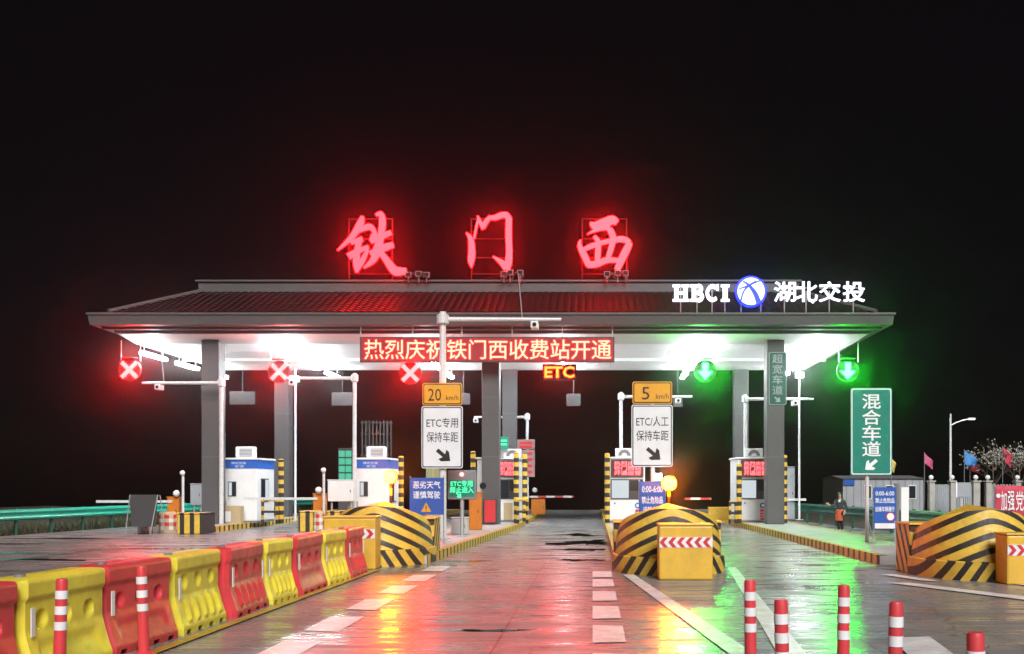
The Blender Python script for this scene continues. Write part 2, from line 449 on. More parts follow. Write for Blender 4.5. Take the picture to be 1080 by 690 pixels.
# still water lying on the concrete
m_water, n_, l_, p_ = nodes_of('puddle_water')
p_.inputs['Base Color'].default_value = (0.012, 0.011, 0.011, 1); p_.inputs['Roughness'].default_value = 0.035
tc_ = n_.new('ShaderNodeNewGeometry').outputs['Position']
bu_ = n_.new('ShaderNodeBump'); bu_.inputs['Strength'].default_value = 0.04; bu_.inputs['Distance'].default_value = 0.01
l_.new(noise(n_, l_, 3, 2, tc_), bu_.inputs['Height']); l_.new(bu_.outputs[0], p_.inputs['Normal'])
def puddle(cx, cy_, rx, ry, seed):
    r = random.Random(seed); ph = [r.uniform(0, 6.28) for _ in range(5)]
    pts = []
    for i in range(96):
        t = 2*math.pi*i/96
        k = 1 + 0.3*math.sin(2*t+ph[0]) + 0.25*math.sin(3*t+ph[1]) + 0.2*math.sin(5*t+ph[2]) + 0.14*math.sin(9*t+ph[3]) + 0.1*math.sin(17*t+ph[4])
        pts.append((cx+rx*k*math.cos(t), cy_+ry*k*math.sin(t)))
    o = B().sheet(pts, 0.003+0.00015*seed).to('puddle', m_water, road, fix=False)
for i, a in enumerate([(-0.15, 31.6, 0.85, 1.5), (-0.1, 28.2, 0.62, 0.5), (-0.5, 36.5, 0.6, 0.9), (-2.9, 24.0, 0.5, 0.22), (-0.3, 24.3, 0.45, 0.3),
                       (-1.25, 12.6, 0.32, 0.12), (-19, 31, 1.7, 0.5), (-16, 27, 1.6, 0.35), (-13.5, 24.5, 1.2, 0.3), (-17.5, 34, 1.4, 0.35), (-12.0, 28.5, 1.1, 0.25)]):
    puddle(*a, seed=i+3)

# ------------------------------------------------------------------ toll islands (raised kerbed strips)
def island(left, right):       # left/right: lists of (x, y) from near to far
    n = len(left); H = 0.2
    vs = [(x, y, 0) for x, y in left] + [(x, y, 0) for x, y in right] + [(x, y, H) for x, y in left] + [(x, y, H) for x, y in right]
    fs = []
    for i in range(n-1):
        fs += [(2*n+i, 3*n+i, 3*n+i+1, 2*n+i+1), (i, 2*n+i, 2*n+i+1, i+1), (n+i, n+i+1, 3*n+i+1, 3*n+i)]
    fs += [(0, n, 3*n, 2*n), (n-1, 3*n-1, 4*n-1, 2*n-1)]
    o = B().add(vs, fs).to('toll_island', m_island); tag(o, kind='structure')
    for side, pts in ((-1, left), (1, right)):
        b = B()
        for i in range(n-1):
            (xa, ya), (xb, yb) = pts[i], pts[i+1]
            e = 0.02*side; t = -0.16*side
            b.add([(xa+e, ya, 0), (xb+e, yb, 0), (xb+e, yb, H+0.012), (xa+e, ya, H+0.012), (xa+t, ya, H+0.012), (xb+t, yb, H+0.012)],
                  [(0, 1, 2, 3), (3, 2, 5, 4)])
        b.to('kerb', m_yb_curb, o)
    return o
island([(-16.45, 38.3), (-16.45, 66)], [(-14.25, 38.3), (-14.25, 66)])
island([(-10.8, 39.9), (-10.8, 66)], [(-8.6, 39.9), (-8.6, 66)])
island([(-5.95, 23.2), (-5.2, 41), (-5.2, 66)], [(-3.75, 23.2), (-3.0, 41), (-3.0, 66)])
island([(0.5, 21.4), (0.53, 41), (0.53, 66)], [(2.73, 21.4), (2.73, 41), (2.73, 66)])
island([(6.45, 23.0), (6.2, 41), (6.2, 66)], [(8.75, 23.0), (8.45, 41), (8.45, 66)])

# ------------------------------------------------------------------ green guardrails
def guardrail(pts, label, mat, mpost):
    (x0, y0), (x1, y1) = pts
    t = thing('guardrail', label, 'guardrail', (x0, y0, 0))
    L = math.hypot(x1-x0, y1-y0); n = int(L//4)
    dx, dy = (x1-x0)/L, (y1-y0)/L; nx, ny = dy, -dx      # to the right of travel
    s = 1 if x0 < 0 else -1
    prof = [(0.0, 0.50), (0.07, 0.54), (0.09, 0.60), (0.02, 0.68), (0.02, 0.72), (0.09, 0.80), (0.07, 0.86), (0.0, 0.90)]
    for k in range(n):
        a, c = k*4, k*4+4.06; b = B(); vs = []
        for q in (a, c):
            for o_, z in prof: vs.append((x0+dx*q+nx*(o_+0.004*(k % 2))*s, y0+dy*q+ny*(o_+0.004*(k % 2))*s, z))
        m = len(prof)
        b.add(vs, [(i, i+1, m+i+1, m+i) for i in range(m-1)])
        b.to('beam', mat, t, smooth=False)
    for k in range(2*n+1):
        px_, py_ = x0+dx*k*2-nx*0.07*s, y0+dy*k*2-ny*0.07*s
        B().cyl((px_, py_, -0.1), (px_, py_, 0.93), 0.06, n=8).to('post', mpost, t)
    return t
guardrail([(rail_left(25), 25), (rail_left(66), 66)], 'bright green steel guardrail along the left edge of the plaza', m_railgreen, m_raildark)
guardrail([(rail_right(22), 22), (rail_right(62), 62)], 'dark green steel guardrail behind the person at the right edge', m_raildark, m_raildark)

# low grass growing along the left verge: nobody could count it
b = B(); rr = random.Random(3)
for i in range(5200):
    Y = rr.uniform(24, 66); X = rail_left(Y) - 0.1 - abs(rr.gauss(0, 1.3)); z = ground_z(X, Y)
    a = rr.uniform(0, 6.28); h = rr.uniform(0.12, 0.5); w = rr.uniform(0.02, 0.05); lx, ly = rr.gauss(0, 0.12), rr.gauss(0, 0.12)
    b.add([(X-w*math.cos(a), Y-w*math.sin(a), z), (X+w*math.cos(a), Y+w*math.sin(a), z), (X+lx, Y+ly, z+h)], [(0, 1, 2)])
m_blade = paint('grass_blade', (0.05, 0.06, 0.025), 0.8, 0, 0.5)
tag(b.to('verge_grass', m_blade, fix=False), 'dark rough grass growing behind and under the left guardrail', 'grass', kind='stuff')

# ------------------------------------------------------------------ the canopy
CX = -4.0
cano = thing('toll_canopy', 'wide white toll plaza canopy with tiled hip roof on six grey columns', 'canopy', (CX, 41, 0))
EX0, EX1, EY0, EY1 = -19.8, 11.85, 40.0, 52.2
def ring(profile):       # profile: (inset, z) loops stacked into a skirt round the rectangle
    b = B()
    for ins, z in profile:
        b.v += [(EX0+ins, EY0+ins, z), (EX1-ins, EY0+ins, z), (EX1-ins, EY1-ins, z), (EX0+ins, EY1-ins, z)]
    for k in range(len(profile)-1):
        for i in range(4): b.f.append((4*k+i, 4*k+(i+1) % 4, 4*k+4+(i+1) % 4, 4*k+4+i))
    return b
ring([(0.6, 8.60), (0.0, 8.52), (0.0, 8.44), (0.05, 8.42), (0.10, 8.06), (0.16, 8.03)]).to('fascia', m_fascia, cano)
ring([(0.16, 8.03), (0.42, 8.03), (0.44, 7.93), (0.75, 7.92), (0.77, 7.82), (0.86, 7.80)]).to('gutter', m_fascia, cano)
sf = ring([(0.86, 7.80), (1.35, 7.47), (1.35, 7.47)]).to('soffit_edge', m_soffit, cano)
# soffit: metal panels with open joints, each a piece of its own
sx0, sx1, sy0, sy1 = EX0+1.35, EX1-1.35, EY0+1.35, EY1-1.35
b = B().box(sx0-0.1, sx1+0.1, sy0-0.1, sy1+0.1, 7.62, 7.66); b.to('soffit_backing', m_greym, cano)
NX, NY = 12, 4
pw, pd = (sx1-sx0)/NX, (sy1-sy0)/NY
for i in range(NX):
    for j in range(NY):
        B().box(sx0+i*pw+0.008, sx0+(i+1)*pw-0.008, sy0+j*pd+0.008, sy0+(j+1)*pd-0.008, 7.47+0.004*((i+j) % 2), 7.50).to('soffit_panel', m_soffit, cano)
B().box(sx0+0.02, sx1-0.02, (sy0+sy1)/2-0.12, (sy0+sy1)/2+0.12, 7.34, 7.468).to('cable_tray', m_soffit, cano)
# roof: barrel tiles on four slopes
TX0, TX1, TY0, TY1, TZ0, TZ1 = -16.8, 8.75, 44.0, 48.2, 8.60, 10.06
b = B(); step = 0.075; rows = 24
nxs = int((EX1-EX0-1.2)/step)
def slope_front(u, t):       # u: x, t: 0 at eave .. 1 at ridge
    y = EY0+0.6+(TY0-EY0-0.6)*t
    z = TZ0+(TZ1-TZ0)*t + 0.045*abs(math.sin(u*math.pi/0.3)) + 0.05*(1-((t*12) % 1))
    return (u, y, z)
for i in range(nxs):
    u0 = EX0+0.6+i*step; u1 = u0+step
    um = (u0+u1)/2
    tmax = 1.0
    if um < TX0: tmax = (um-(EX0+0.6))/(TX0-(EX0+0.6))
    if um > TX1: tmax = ((EX1-0.6)-um)/((EX1-0.6)-TX1)
    n = max(1, int(round(rows*tmax)))
    for j in range(n):
        t0, t1 = j/rows+1e-6, min((j+1)/rows, 1)-1e-6
        b.add([slope_front(u0, t0), slope_front(u1, t0), slope_front(u1, t1), slope_front(u0, t1)], [(0, 1, 2, 3)])
ro = b.to('roof_tiles', m_tile, cano, fix=False)
ro['kind'] = 'stuff'
q = [(EX0+0.6, EY0+0.6, TZ0-0.02), (EX1-0.6, EY0+0.6, TZ0-0.02), (EX1-0.6, EY1-0.6, TZ0), (EX0+0.6, EY1-0.6, TZ0),
     (TX0, TY0, TZ1-0.02), (TX1, TY0, TZ1-0.02), (TX1, TY1, TZ1), (TX0, TY1, TZ1)]
B().add(q, [(0, 1, 5, 4), (1, 2, 6, 5), (2, 3, 7, 6), (3, 0, 4, 7)]).to('roof_deck', m_tile, cano)
for a_, c_ in ((0, 4), (1, 5)):
    B().cyl(Vector(q[a_])+Vector((0, 0, 0.06)), Vector(q[c_])+Vector((0, 0, 0.06)), 0.11, n=8).to('hip_ridge', m_fascia, cano)
B().box(TX0-0.1, TX1+0.1, TY0-0.1, TY1+0.1, TZ1-0.1, TZ1+0.42).to('ridge_parapet', m_fascia, cano)
B().box(TX0-0.2, TX1+0.2, TY0-0.2, TY1+0.2, TZ1+0.42, TZ1+0.5).to('parapet_coping', m_fascia, cano)
for cx_ in (-15.35, -4.1, 7.35):
    for cyy in (41.1, 50.5):
        top = 7.79 if cyy < 45 else 7.46
        c = B().box(cx_-0.35, cx_+0.35, cyy, cyy+0.75, 0.2, 7.6).to('column', m_column, cano, bevel=0.02)
        for zz in (2.9, 5.3):
            B().box(cx_-0.353, cx_+0.353, cyy-0.003, cyy+0.753, zz, zz+0.012).to('joint', m_greym, c)

# hanging luminaires under the soffit
proto = None
lane_c = [-18.0, -12.5, -6.9, -1.3, 4.4, 9.2]
names_l = ['outer left lane', 'second lane from left', 'lane left of the middle island', 'lane with the amber letters', 'lane with the middle green arrow', 'outer right lane']
for i, lx in enumerate(lane_c):
    for j, ly in enumerate((42.0, 45.5, 49.2)):
        t = thing('canopy_light', 'bright tube lamp under the canopy over the %s, %s row' % (names_l[i], ('front', 'middle', 'rear')[j]), 'lamp', (lx, ly, 7.0), 'tube lamps under the canopy')
        B().box(lx-0.08, lx+0.08, ly-1.15, ly+1.15, 7.0, 7.12).to('diffuser', g_tube, t)
        B().box(lx-0.05, lx+0.05, ly-1.18, ly+1.18, 7.121, 7.145).to('housing', m_white, t)
        for q in (-0.9, 0.9): B().cyl((lx, ly+q, 7.145), (lx, ly+q, 7.47), 0.02, n=8).to('stem', m_white, t)

# ------------------------------------------------------------------ red rooftop characters
YL = 43.75
def fx_for(ox, oy): return lambda px, py: (XS(ox+px/6.9, YL), ZS(oy+py/6.9, YL))
TIE = [[(290,158,20),(272,215,48),(215,305,36),(108,406,6)], [(240,278,18),(300,245,34),(352,238,40),(392,300,22)],
       [(205,352,26),(290,322,34)], [(188,452,46),(250,415,36),(335,380,24)], [(268,330,36),(250,420,42),(246,500,46),(248,566,18)],
       [(246,556,24),(290,480,34),(330,400,16)], [(388,150,14),(425,142,34),(436,200,46),(424,300,44),(400,400,60),(365,480,40),(300,534,10)],
       [(372,290,30),(350,338,22)], [(350,345,26),(420,310,40),(500,276,30)], [(345,430,30),(430,395,50),(516,365,36)],
       [(405,400,40),(460,470,46),(520,550,62),(560,560,56),(610,556,40)]]
MEN = [[(150,280,10),(182,325,36),(190,420,48),(184,480,44),(186,530,8)], [(206,320,12),(222,240,14),(236,180,12)],
       [(232,156,10),(250,200,26),(272,250,22)], [(266,240,36),(300,190,30),(325,160,22)], [(312,168,20),(360,168,34),(400,152,36),(440,150,40),(462,185,44)],
       [(460,165,42),(458,300,44),(462,420,44),(456,500,48),(448,568,12)], [(345,452,8),(400,490,34),(446,530,62)]]
XI = [[(190,205,16),(230,228,60),(300,205,66),(350,185,60),(385,205,40)], [(170,288,4),(215,265,18),(275,240,40),(335,240,30)],
      [(330,250,40),(356,310,44),(345,380,40),(312,485,34)], [(218,304,22),(248,345,36),(246,420,42),(240,500,36)],
      [(120,330,10),(112,372,30),(140,430,46),(180,515,44)], [(140,402,24),(200,375,34),(300,345,30),(420,325,40),(478,352,36)],
      [(480,350,40),(455,400,52),(420,470,52),(385,548,40)], [(170,512,44),(240,505,44),(310,478,40),(390,480,30)]]
for nm, st, ox, oy, fr, lab in (('rooftop_character', TIE, 340, 205, (368, 414), 'left'), ('rooftop_character', MEN, 470, 205, (497, 534), 'middle'), ('rooftop_character', XI, 595, 205, (614, 661), 'right')):
    word = {'left': '铁', 'middle': '门', 'right': '西'}[lab]
    t = thing(nm, 'glowing red brush-style rooftop character %s, %s of the three' % (word, lab), 'sign letter', W((fr[0]+fr[1])/2, 297, YL), 'red neon characters on the canopy roof')
    brush(B(), st, fx_for(ox, oy), YL).to('glyph', g_redneon, t)
    f = B()
    za, zb = ZS(298, YL+0.55), ZS(230, YL+0.55)
    for px in fr:
        x = XS(px, YL+0.55); f.cyl((x, YL+0.55, za), (x, YL+0.55, zb), 0.035, n=6)
    for py in (231, 252, 272, 289):
        f.cyl((XS(fr[0], YL+0.55), YL+0.55, ZS(py, YL+0.55)), (XS(fr[1], YL+0.55), YL+0.55, ZS(py, YL+0.55)), 0.025, n=6)
    f.to('frame', m_print_k, t)
# small floodlights with cables beside the characters
for px, lab in ((441, 'left'), (540, 'middle'), (650, 'right')):
    rr = random.Random(int(px)); Y0 = YL-0.05
    t = thing('roof_floodlight', 'cluster of dark floodlights and cable coils beside the %s red character' % lab, 'floodlight', W(px, 297, Y0), 'floodlights on the ridge')
    for k in range(3):
        c = W(px-9+k*9+rr.uniform(-2, 2), 288+rr.uniform(-2, 3), Y0)
        h = B().cbox(c, 0.26, 0.2, 0.22).to('housing', m_greym, t)
        B().cbox((c.x, c.y-0.11, c.z), 0.2, 0.02, 0.16).to('glass', m_glass, h)
        B().cyl((c.x, c.y, ZS(298, Y0)), (c.x, c.y, c.z-0.1), 0.03, n=6).to('bracket', m_galv, t)
    cb = B()
    pts = [W(px-12+i*2+rr.uniform(-1, 1), 291+4*math.sin(i*1.3)+rr.uniform(-1, 1), Y0-0.15) for i in range(13)]
    cb.tube(pts, 0.025, 6); cb.to('cable', m_dark, t)

# ------------------------------------------------------------------ white lit company sign at the right of the roof
YH = 40.3
def Z_(py): return ZS(py, YH)
def X_(px): return XS(px, YH)
def slab_letter(ch, px0, px1):
    t = thing('lit_letter', 'white lit slab serif letter %s on the right roof edge' % ch, 'sign letter', W((px0+px1)/2, 329, YH), 'white lit letters on the roof edge')
    x0, x1, z0, z1 = X_(px0), X_(px1), Z_(318), Z_(300)
    w, h = x1-x0, z1-z0; s = 0.10; b = B(); y0, y1 = YH, YH+0.1
    def bar(a, c, e, g): b.box(x0+a*w, x0+c*w, y0-0.002*(len(b.v)//8), y1-0.002*(len(b.v)//8), z0+e*h, z0+g*h)
    if ch == 'H':
        for a in (0.1, 0.64): bar(a, a+0.26, 0.02, 0.98)
        for a in (0.0, 0.54):
            bar(a, a+0.46, 0, 0.15); bar(a, a+0.46, 0.85, 1)
        bar(0.2, 0.8, 0.42, 0.58)
    elif ch == 'I':
        bar(0.22, 0.78, 0.02, 0.98); bar(0, 1, 0, 0.15); bar(0, 1, 0.85, 1)
    else:
        def arc(cx, cz, rx, rz, a0, a1, wd):
            st = []
            for k in range(9):
                a = R(a0+(a1-a0)*k/8); st.append((cx+rx*math.cos(a), cz+rz*math.sin(a), wd))
            k0 = len(b.v)
            brush(b, [[(p[0]*100, p[1]*100, p[2]*100) for p in st]], lambda u, v: (x0+u/100*w, z0+v/100*h), y0-0.03)
        if ch == 'B':
            bar(0.12, 0.4, 0.02, 0.98); bar(0, 0.6, 0, 0.15); bar(0, 0.6, 0.85, 1); bar(0.3, 0.6, 0.44, 0.57)
            arc(0.55, 0.74, 0.24, 0.18, -90, 90, 0.22); arc(0.57, 0.28, 0.28, 0.2, -90, 90, 0.24)
        if ch == 'C':
            arc(0.52, 0.5, 0.38, 0.4, 48, 312, 0.22); bar(0.78, 0.93, 0.64, 1.0)
    b.to('glyph', g_white, t)
    xm = (x0+x1)/2
    B().cyl((xm, YH+0.16, 8.5), (xm, YH+0.16, z1-0.1), 0.025, n=6).to('support', m_galv, t)
for ch, a, c in (('H', 709.5, 727), ('B', 728, 743), ('C', 744, 759), ('I', 760.5, 769.5)): slab_letter(ch, a, c)
lg = thing('lit_emblem', 'round white and blue lit emblem between the letters and characters', 'emblem', W(792, 329, YH))
cx_, cz_ = X_(792), Z_(307.5); rad = 14.2/F*YH
def disc(b, r, y, n=36): b.cyl((cx_, y, cz_), (cx_, y+0.06, cz_), r, n=n)
b = B(); disc(b, rad*1.16, YH+0.02); b.to('halo_plate', g_logoblue, lg)
b = B(); disc(b, rad, YH-0.06); b.to('disc', g_white, lg)
b = B()
brush(b, [[(800, 320.5, 5.5), (796, 310, 4.5), (789, 301, 2.5), (783, 297, 1)], [(781, 318, 1.5), (784, 308, 1.8), (791, 301, 1.8), (803, 296, 1.2)], [(779, 305, 1), (786, 303, 1.6), (797, 297, 1.4)]],
      lambda px, py: (X_(px), Z_(py)), YH-0.12)
b.to('blue_bands', g_logoblue, lg)
for px in (782, 803): B().cyl((X_(px), YH+0.14, 8.5), (X_(px), YH+0.14, cz_), 0.025, n=6).to('support', m_galv, lg)
for ch, px in zip('湖北交投', (828, 851, 875.5, 901)):
    t = thing('lit_character', 'white lit character %s, %s of the four on the roof edge' % (ch, dict(zip('湖北交投', ('first', 'second', 'third', 'last')))[ch]), 'sign letter', W(px, 329, YH), 'white lit characters on the roof edge')
    text('glyph', ch, g_white, t, X_(px), YH, Z_(307.5), 0.80, 0.86, 0.010, depth=0.1)
    B().cyl((X_(px), YH+0.16, 8.5), (X_(px), YH+0.16, Z_(306)), 0.025, n=6).to('support', m_galv, t)
    B().cyl((X_(px)-0.4, YH+0.16, Z_(303)), (X_(px)+0.4, YH+0.16, Z_(303)), 0.02, n=6).to('rail', m_galv, t)

# ------------------------------------------------------------------ LED banner under the eave
YB = 40.35
t = thing('led_banner', 'long red LED banner with a row of warm white characters under the eave', 'banner', W(514, 382, YB))
x0, x1, z0, z1 = XS(379.5, YB), XS(648, YB), ZS(382, YB), ZS(355.5, YB)
B().box(x0, x1, YB, YB+0.16, z0, z1).to('cabinet', m_dark, t)
B().box(x0+0.05, x1-0.05, YB-0.012, YB-0.002, z0+0.05, z1-0.05).to('led_face', g_ledback, t)
text('lettering', '热烈庆祝铁门西收费站开通', g_ledtext, t, XS(514.5, YB), YB-0.018, (z0+z1)/2, 0.78, XS(644.5, YB)-XS(384, YB), 0.008)
for px in (380, 435, 487, 540, 593, 646):
    B().box(XS(px, YB)-0.02, XS(px, YB)+0.02, YB+0.05, YB+0.09, z1, 8.03).to('hanger', m_galv, t)

# ------------------------------------------------------------------ lane signals
YS = 41.25
def signal(px, py, kind, label):
    c = W(px, py, YS)
    t = thing('lane_signal', label, 'traffic light', (c.x, YS, c.z), 'lane signals hanging under the canopy')
    w = 0.64 if kind == 'etc' else 0.36
    h = 0.28 if kind == 'etc' else 0.36
    if kind == 'etc': B().box(c.x-w-0.04, c.x+w+0.04, YS+0.02, YS+0.16, c.z-h-0.04, c.z+h+0.04).to('housing', m_print_k, t)
    else: B().cyl((c.x, YS+0.02, c.z), (c.x, YS+0.16, c.z), 0.45, n=28).to('housing', m_print_k, t)
    B().box(c.x-w*0.8, c.x+w*0.8, YS-0.2, YS+0.16, c.z+h+0.12, c.z+h+0.135).to('added_hood', m_print_k, t)  # plate added to keep the signal's light off the eave
    y = YS+0.05
    if kind == 'x':
        b = B()
        for a in (1, -1):
            d = 0.31; wd = 0.06
            b.prism([(c.x-d-wd, c.z-a*(d-wd)), (c.x-d+wd, c.z-a*(d+wd)), (c.x+d+wd, c.z+a*(d-wd)), (c.x+d-wd, c.z+a*(d+wd))], y-0.0313-0.0003*a, y)
        b.to('red_cross', g_redx, t)
    elif kind == 'arrow':
        B().prism([(c.x+X*0.8, c.z+Z*0.8) for X, Z in [(0, -0.42), (0.36, -0.02), (0.13, -0.02), (0.13, 0.4), (-0.13, 0.4), (-0.13, -0.02), (-0.36, -0.02)]], y-0.0313, y).to('green_arrow', g_green, t)
    else:
        text('lettering', 'ETC', g_etc, t, c.x, y-0.036, c.z, 0.46, 1.2, 0.025)
    for s in (-0.7, 0.85) if kind != 'etc' else (-0.5, 0.5):
        B().cyl((c.x+s*0.5, YS+0.09, c.z+h), (c.x+s*0.5, YS+0.09, 7.62), 0.02, n=6).to('hanger', m_galv, t)
signal(136, 390, 'x', 'red cross lane signal over the outermost left lane')
signal(294, 392, 'x', 'red cross lane signal in front of the left rear column')
signal(432.5, 393.5, 'x', 'red cross lane signal below the left end of the red banner')
signal(590, 392.5, 'etc', 'amber lane signal reading ETC below the red banner')
signal(744, 391.5, 'arrow', 'green down arrow lane signal left of the right rear column')
signal(894.5, 391, 'arrow', 'green down arrow lane signal above the tall green lane sign')
# rear-facing boxes hanging at the back of the canopy
for px, py, w, h, lab in ((256, 420, 27, 14, 'right of the left front column'), (361, 421, 22, 14, 'behind the second pole arm'), (489, 421, 14, 12, 'right of the amber plate reading 20'), (605, 422, 15, 13, 'below and right of the amber ETC letters'), (715, 425, 10, 9, 'right of the plate with a single digit')):
    Y0 = 50.6; c = W(px, py, Y0)
    t = thing('hanging_antenna', 'dim grey box hanging %s' % lab, 'antenna', c, 'grey boxes hanging at the rear')
    B().cbox(c, w/F*Y0, 0.18, h/F*Y0).to('housing', m_dimgrey, t, bevel=0.02)
    B().cyl((c.x, c.y, c.z), (c.x, c.y, 7.48), 0.02, n=6).to('hanger', m_dimgrey, t)

# ------------------------------------------------------------------ water-filled barriers
def barrier_mesh(kind):
    L, H = 1.46, 0.95; nx, nz = 60, 44
    def prof(z):
        if z < 0.10: return 0.27
        if z < 0.46: return 0.27 - 0.11*((z-0.10)/0.36)**0.8
        if z < 0.74: return 0.16
        if z < 0.77: return 0.16 + 0.03*(z-0.74)/0.03
        if z < 0.91: return 0.19
        return 0.19 - 0.04*((z-0.91)/0.04)**2
    hz = 0.56 if kind == 'plain' else 0.62
    def sm(t): t = max(0, min(1, t)); return t*t*(3-2*t)
    def surf(x, z):
        d = prof(z)
        for hx in (-0.42, 0.0, 0.42):
            rr = math.hypot((x-hx), (z-hz))
            d -= 0.05*sm((0.095-rr)/0.03)
        if kind == 'ridged' and 0.12 < z < 0.44:
            for hx in (-0.48, -0.24, 0.0, 0.24, 0.48):
                xx = x-hx-0.05*math.sin((z-0.12)/0.32*math.pi)
                d += 0.042*sm((0.075-abs(xx))/0.06)*sm((z-0.12)/0.06)*sm((0.44-z)/0.08)
        if kind == 'plain':
            d -= 0.02*sm((z-0.14)/0.1)*sm((0.40-z)/0.12)*sm((0.55-abs(x))/0.08)
        e = (L/2-abs(x))
        d -= 0.05*sm((0.05-e)/0.05)
        return d
    def bottom(x):
        for hx in (-0.52, -0.18, 0.18, 0.52):
            if abs(x-hx) < 0.075: return 0.055
        return 0.0
    b = B()
    for side in (-1, 1):
        for j in range(nz+1):
            for i in range(nx+1):
                x = -L/2+L*i/nx; z0 = bottom(x); z = z0+(H-z0)*j/nz
                if j == nz: z -= 0.02*sm((0.1-(L/2-abs(x)))/0.1)
                b.v.append((x, side*surf(x, z), z))
    N = (nx+1)*(nz+1); w = nx+1
    for j in range(nz):
        for i in range(nx):
            a = j*w+i; b.f.append((a, a+1, a+1+w, a+w)); b.f.append((N+a, N+a+w, N+a+1+w, N+a+1))
    for i in range(nx):
        a = nz*w+i; b.f.append((a, a+1, N+a+1, N+a)); b.f.append((i, N+i, N+i+1, i+1))
    for j in range(nz):
        for i in (0, nx):
            a = j*w+i; b.f.append((a, a+w, N+a+w, N+a))
    return b
bar_src = {}
def water_barrier(kind, colour, y0, y1, x0, x1, label, yaw=0):
    t = thing('water_barrier', label, 'barrier', (0, 0, 0), 'red and yellow water barriers in a row')
    if (kind, colour) not in bar_src:
        bar_src[(kind, colour)] = barrier_mesh(kind).to('body', m_redplastic if colour == 'red' else m_yelplastic, t, smooth=True)
    else:
        o = bar_src[(kind, colour)].copy(); col.objects.link(o); o.parent = t
    B().box(-0.66, -0.60, -0.206, -0.196, 0.42, 0.68).to('reflector_strip', m_reflect, t)
    if kind == 'ridged' and colour == 'red': B().box(0.60, 0.66, -0.206, -0.196, 0.42, 0.68).to('reflector_strip', m_reflect, t)
    B().cyl((-0.5, 0, 0.94), (-0.5, 0, 0.975), 0.05, n=10).to('filler_cap', m_greym, t)
    B().cyl((0.735, 0, 0.05), (0.735, 0, 0.9), 0.035, n=8).to('joint_pin', m_redplastic if colour == 'red' else m_yelplastic, t)
    t.location = ((x0+x1)/2, (y0+y1)/2, 0)
    t.rotation_euler = (0, 0, math.atan2(y1-y0, x1-x0)+R(yaw))
    t.scale = (math.hypot(y1-y0, x1-x0)/1.49, 1, 1)
    return t
def bx_(Y): return -5.22 + (Y-10.5)*0.04
ys_b = [7.6, 9.15, 10.65, 12.1, 13.65, 15.3, 16.4, 18.2, 19.4, 20.9]
lab_b = ['red water barrier cut by the left edge of the picture', 'yellow water barrier nearest the camera, behind a red post', 'red water barrier with round dents behind the second red post',
         'yellow water barrier with ridged foot, second yellow from the camera', 'red water barrier with glossy ridged foot in mid row', 'narrow yellow water barrier, third yellow from the camera',
         'plain flat red water barrier, second red from the far end', 'yellow water barrier last before the far red one', 'farthest red water barrier, touching the yellow box']
kd_b = ['plain', 'plain', 'plain', 'ridged', 'ridged', 'ridged', 'plain', 'ridged', 'ridged']
for k in range(9):
    water_barrier(kd_b[k], 'red' if k % 2 == 0 else 'yellow', ys_b[k]+0.02, ys_b[k+1]-0.02, bx_(ys_b[k]), bx_(ys_b[k+1]), lab_b[k], (0, 0, -3, 2, 4, -3, 3, -4, 3)[k])

# ------------------------------------------------------------------ flexible delineator posts
def delineator(x, y, label, h=0.95, first=[None]):
    if first[0] is None:
        t = thing('delineator_post', label, 'bollard', (0, 0, 0), 'red and white delineator posts')
        B().lathe((0, 0, 0), [(0.13, 0), (0.13, 0.025), (0.085, 0.05), (0.06, 0.07)], 18).to('base', m_redplastic, t, smooth=True)
        B().lathe((0, 0, 0), [(0.056, 0.07), (0.052, 0.5), (0.05, 0.8), (0.05, h-0.02), (0.044, h)], 18).to('post', m_redplastic, t, smooth=True)
        for z in (0.49, 0.63, 0.77):
            B().lathe((0, 0, 0), [(0.0546, z), (0.0546, z+0.075)], 18).to('reflective_band', m_reflect, t, smooth=True)
        first[0] = t
    else:
        t = copy_tree(first[0]); t['label'] = label
    t.location = (x, y, 0); return t
for px, py, lab in ((62, 610, 'red and white post standing before the near yellow barrier'), (152, 597, 'red and white post standing before the near red barrier'),
                    (792, 612, 'red and white post on the right, leftmost and tallest of five'), (827, 632, 'red and white post second from left of the right five'),
                    (889, 617, 'red and white post in the middle of the right five'), (943, 635, 'red and white post second from right of the five'),
                    (1030, 667, 'red and white post at the lower right, only its top shows')):
    Y = F*(EYE-0.95)/(py-HY); X = XS(px, Y)
    if px < 200: Y -= 0.05; X = XS(px, Y)
    o = delineator(X, Y, lab)
    o.rotation_euler = (R(random.uniform(-2, 2)), R(random.uniform(-2, 2)), random.uniform(0, 6))

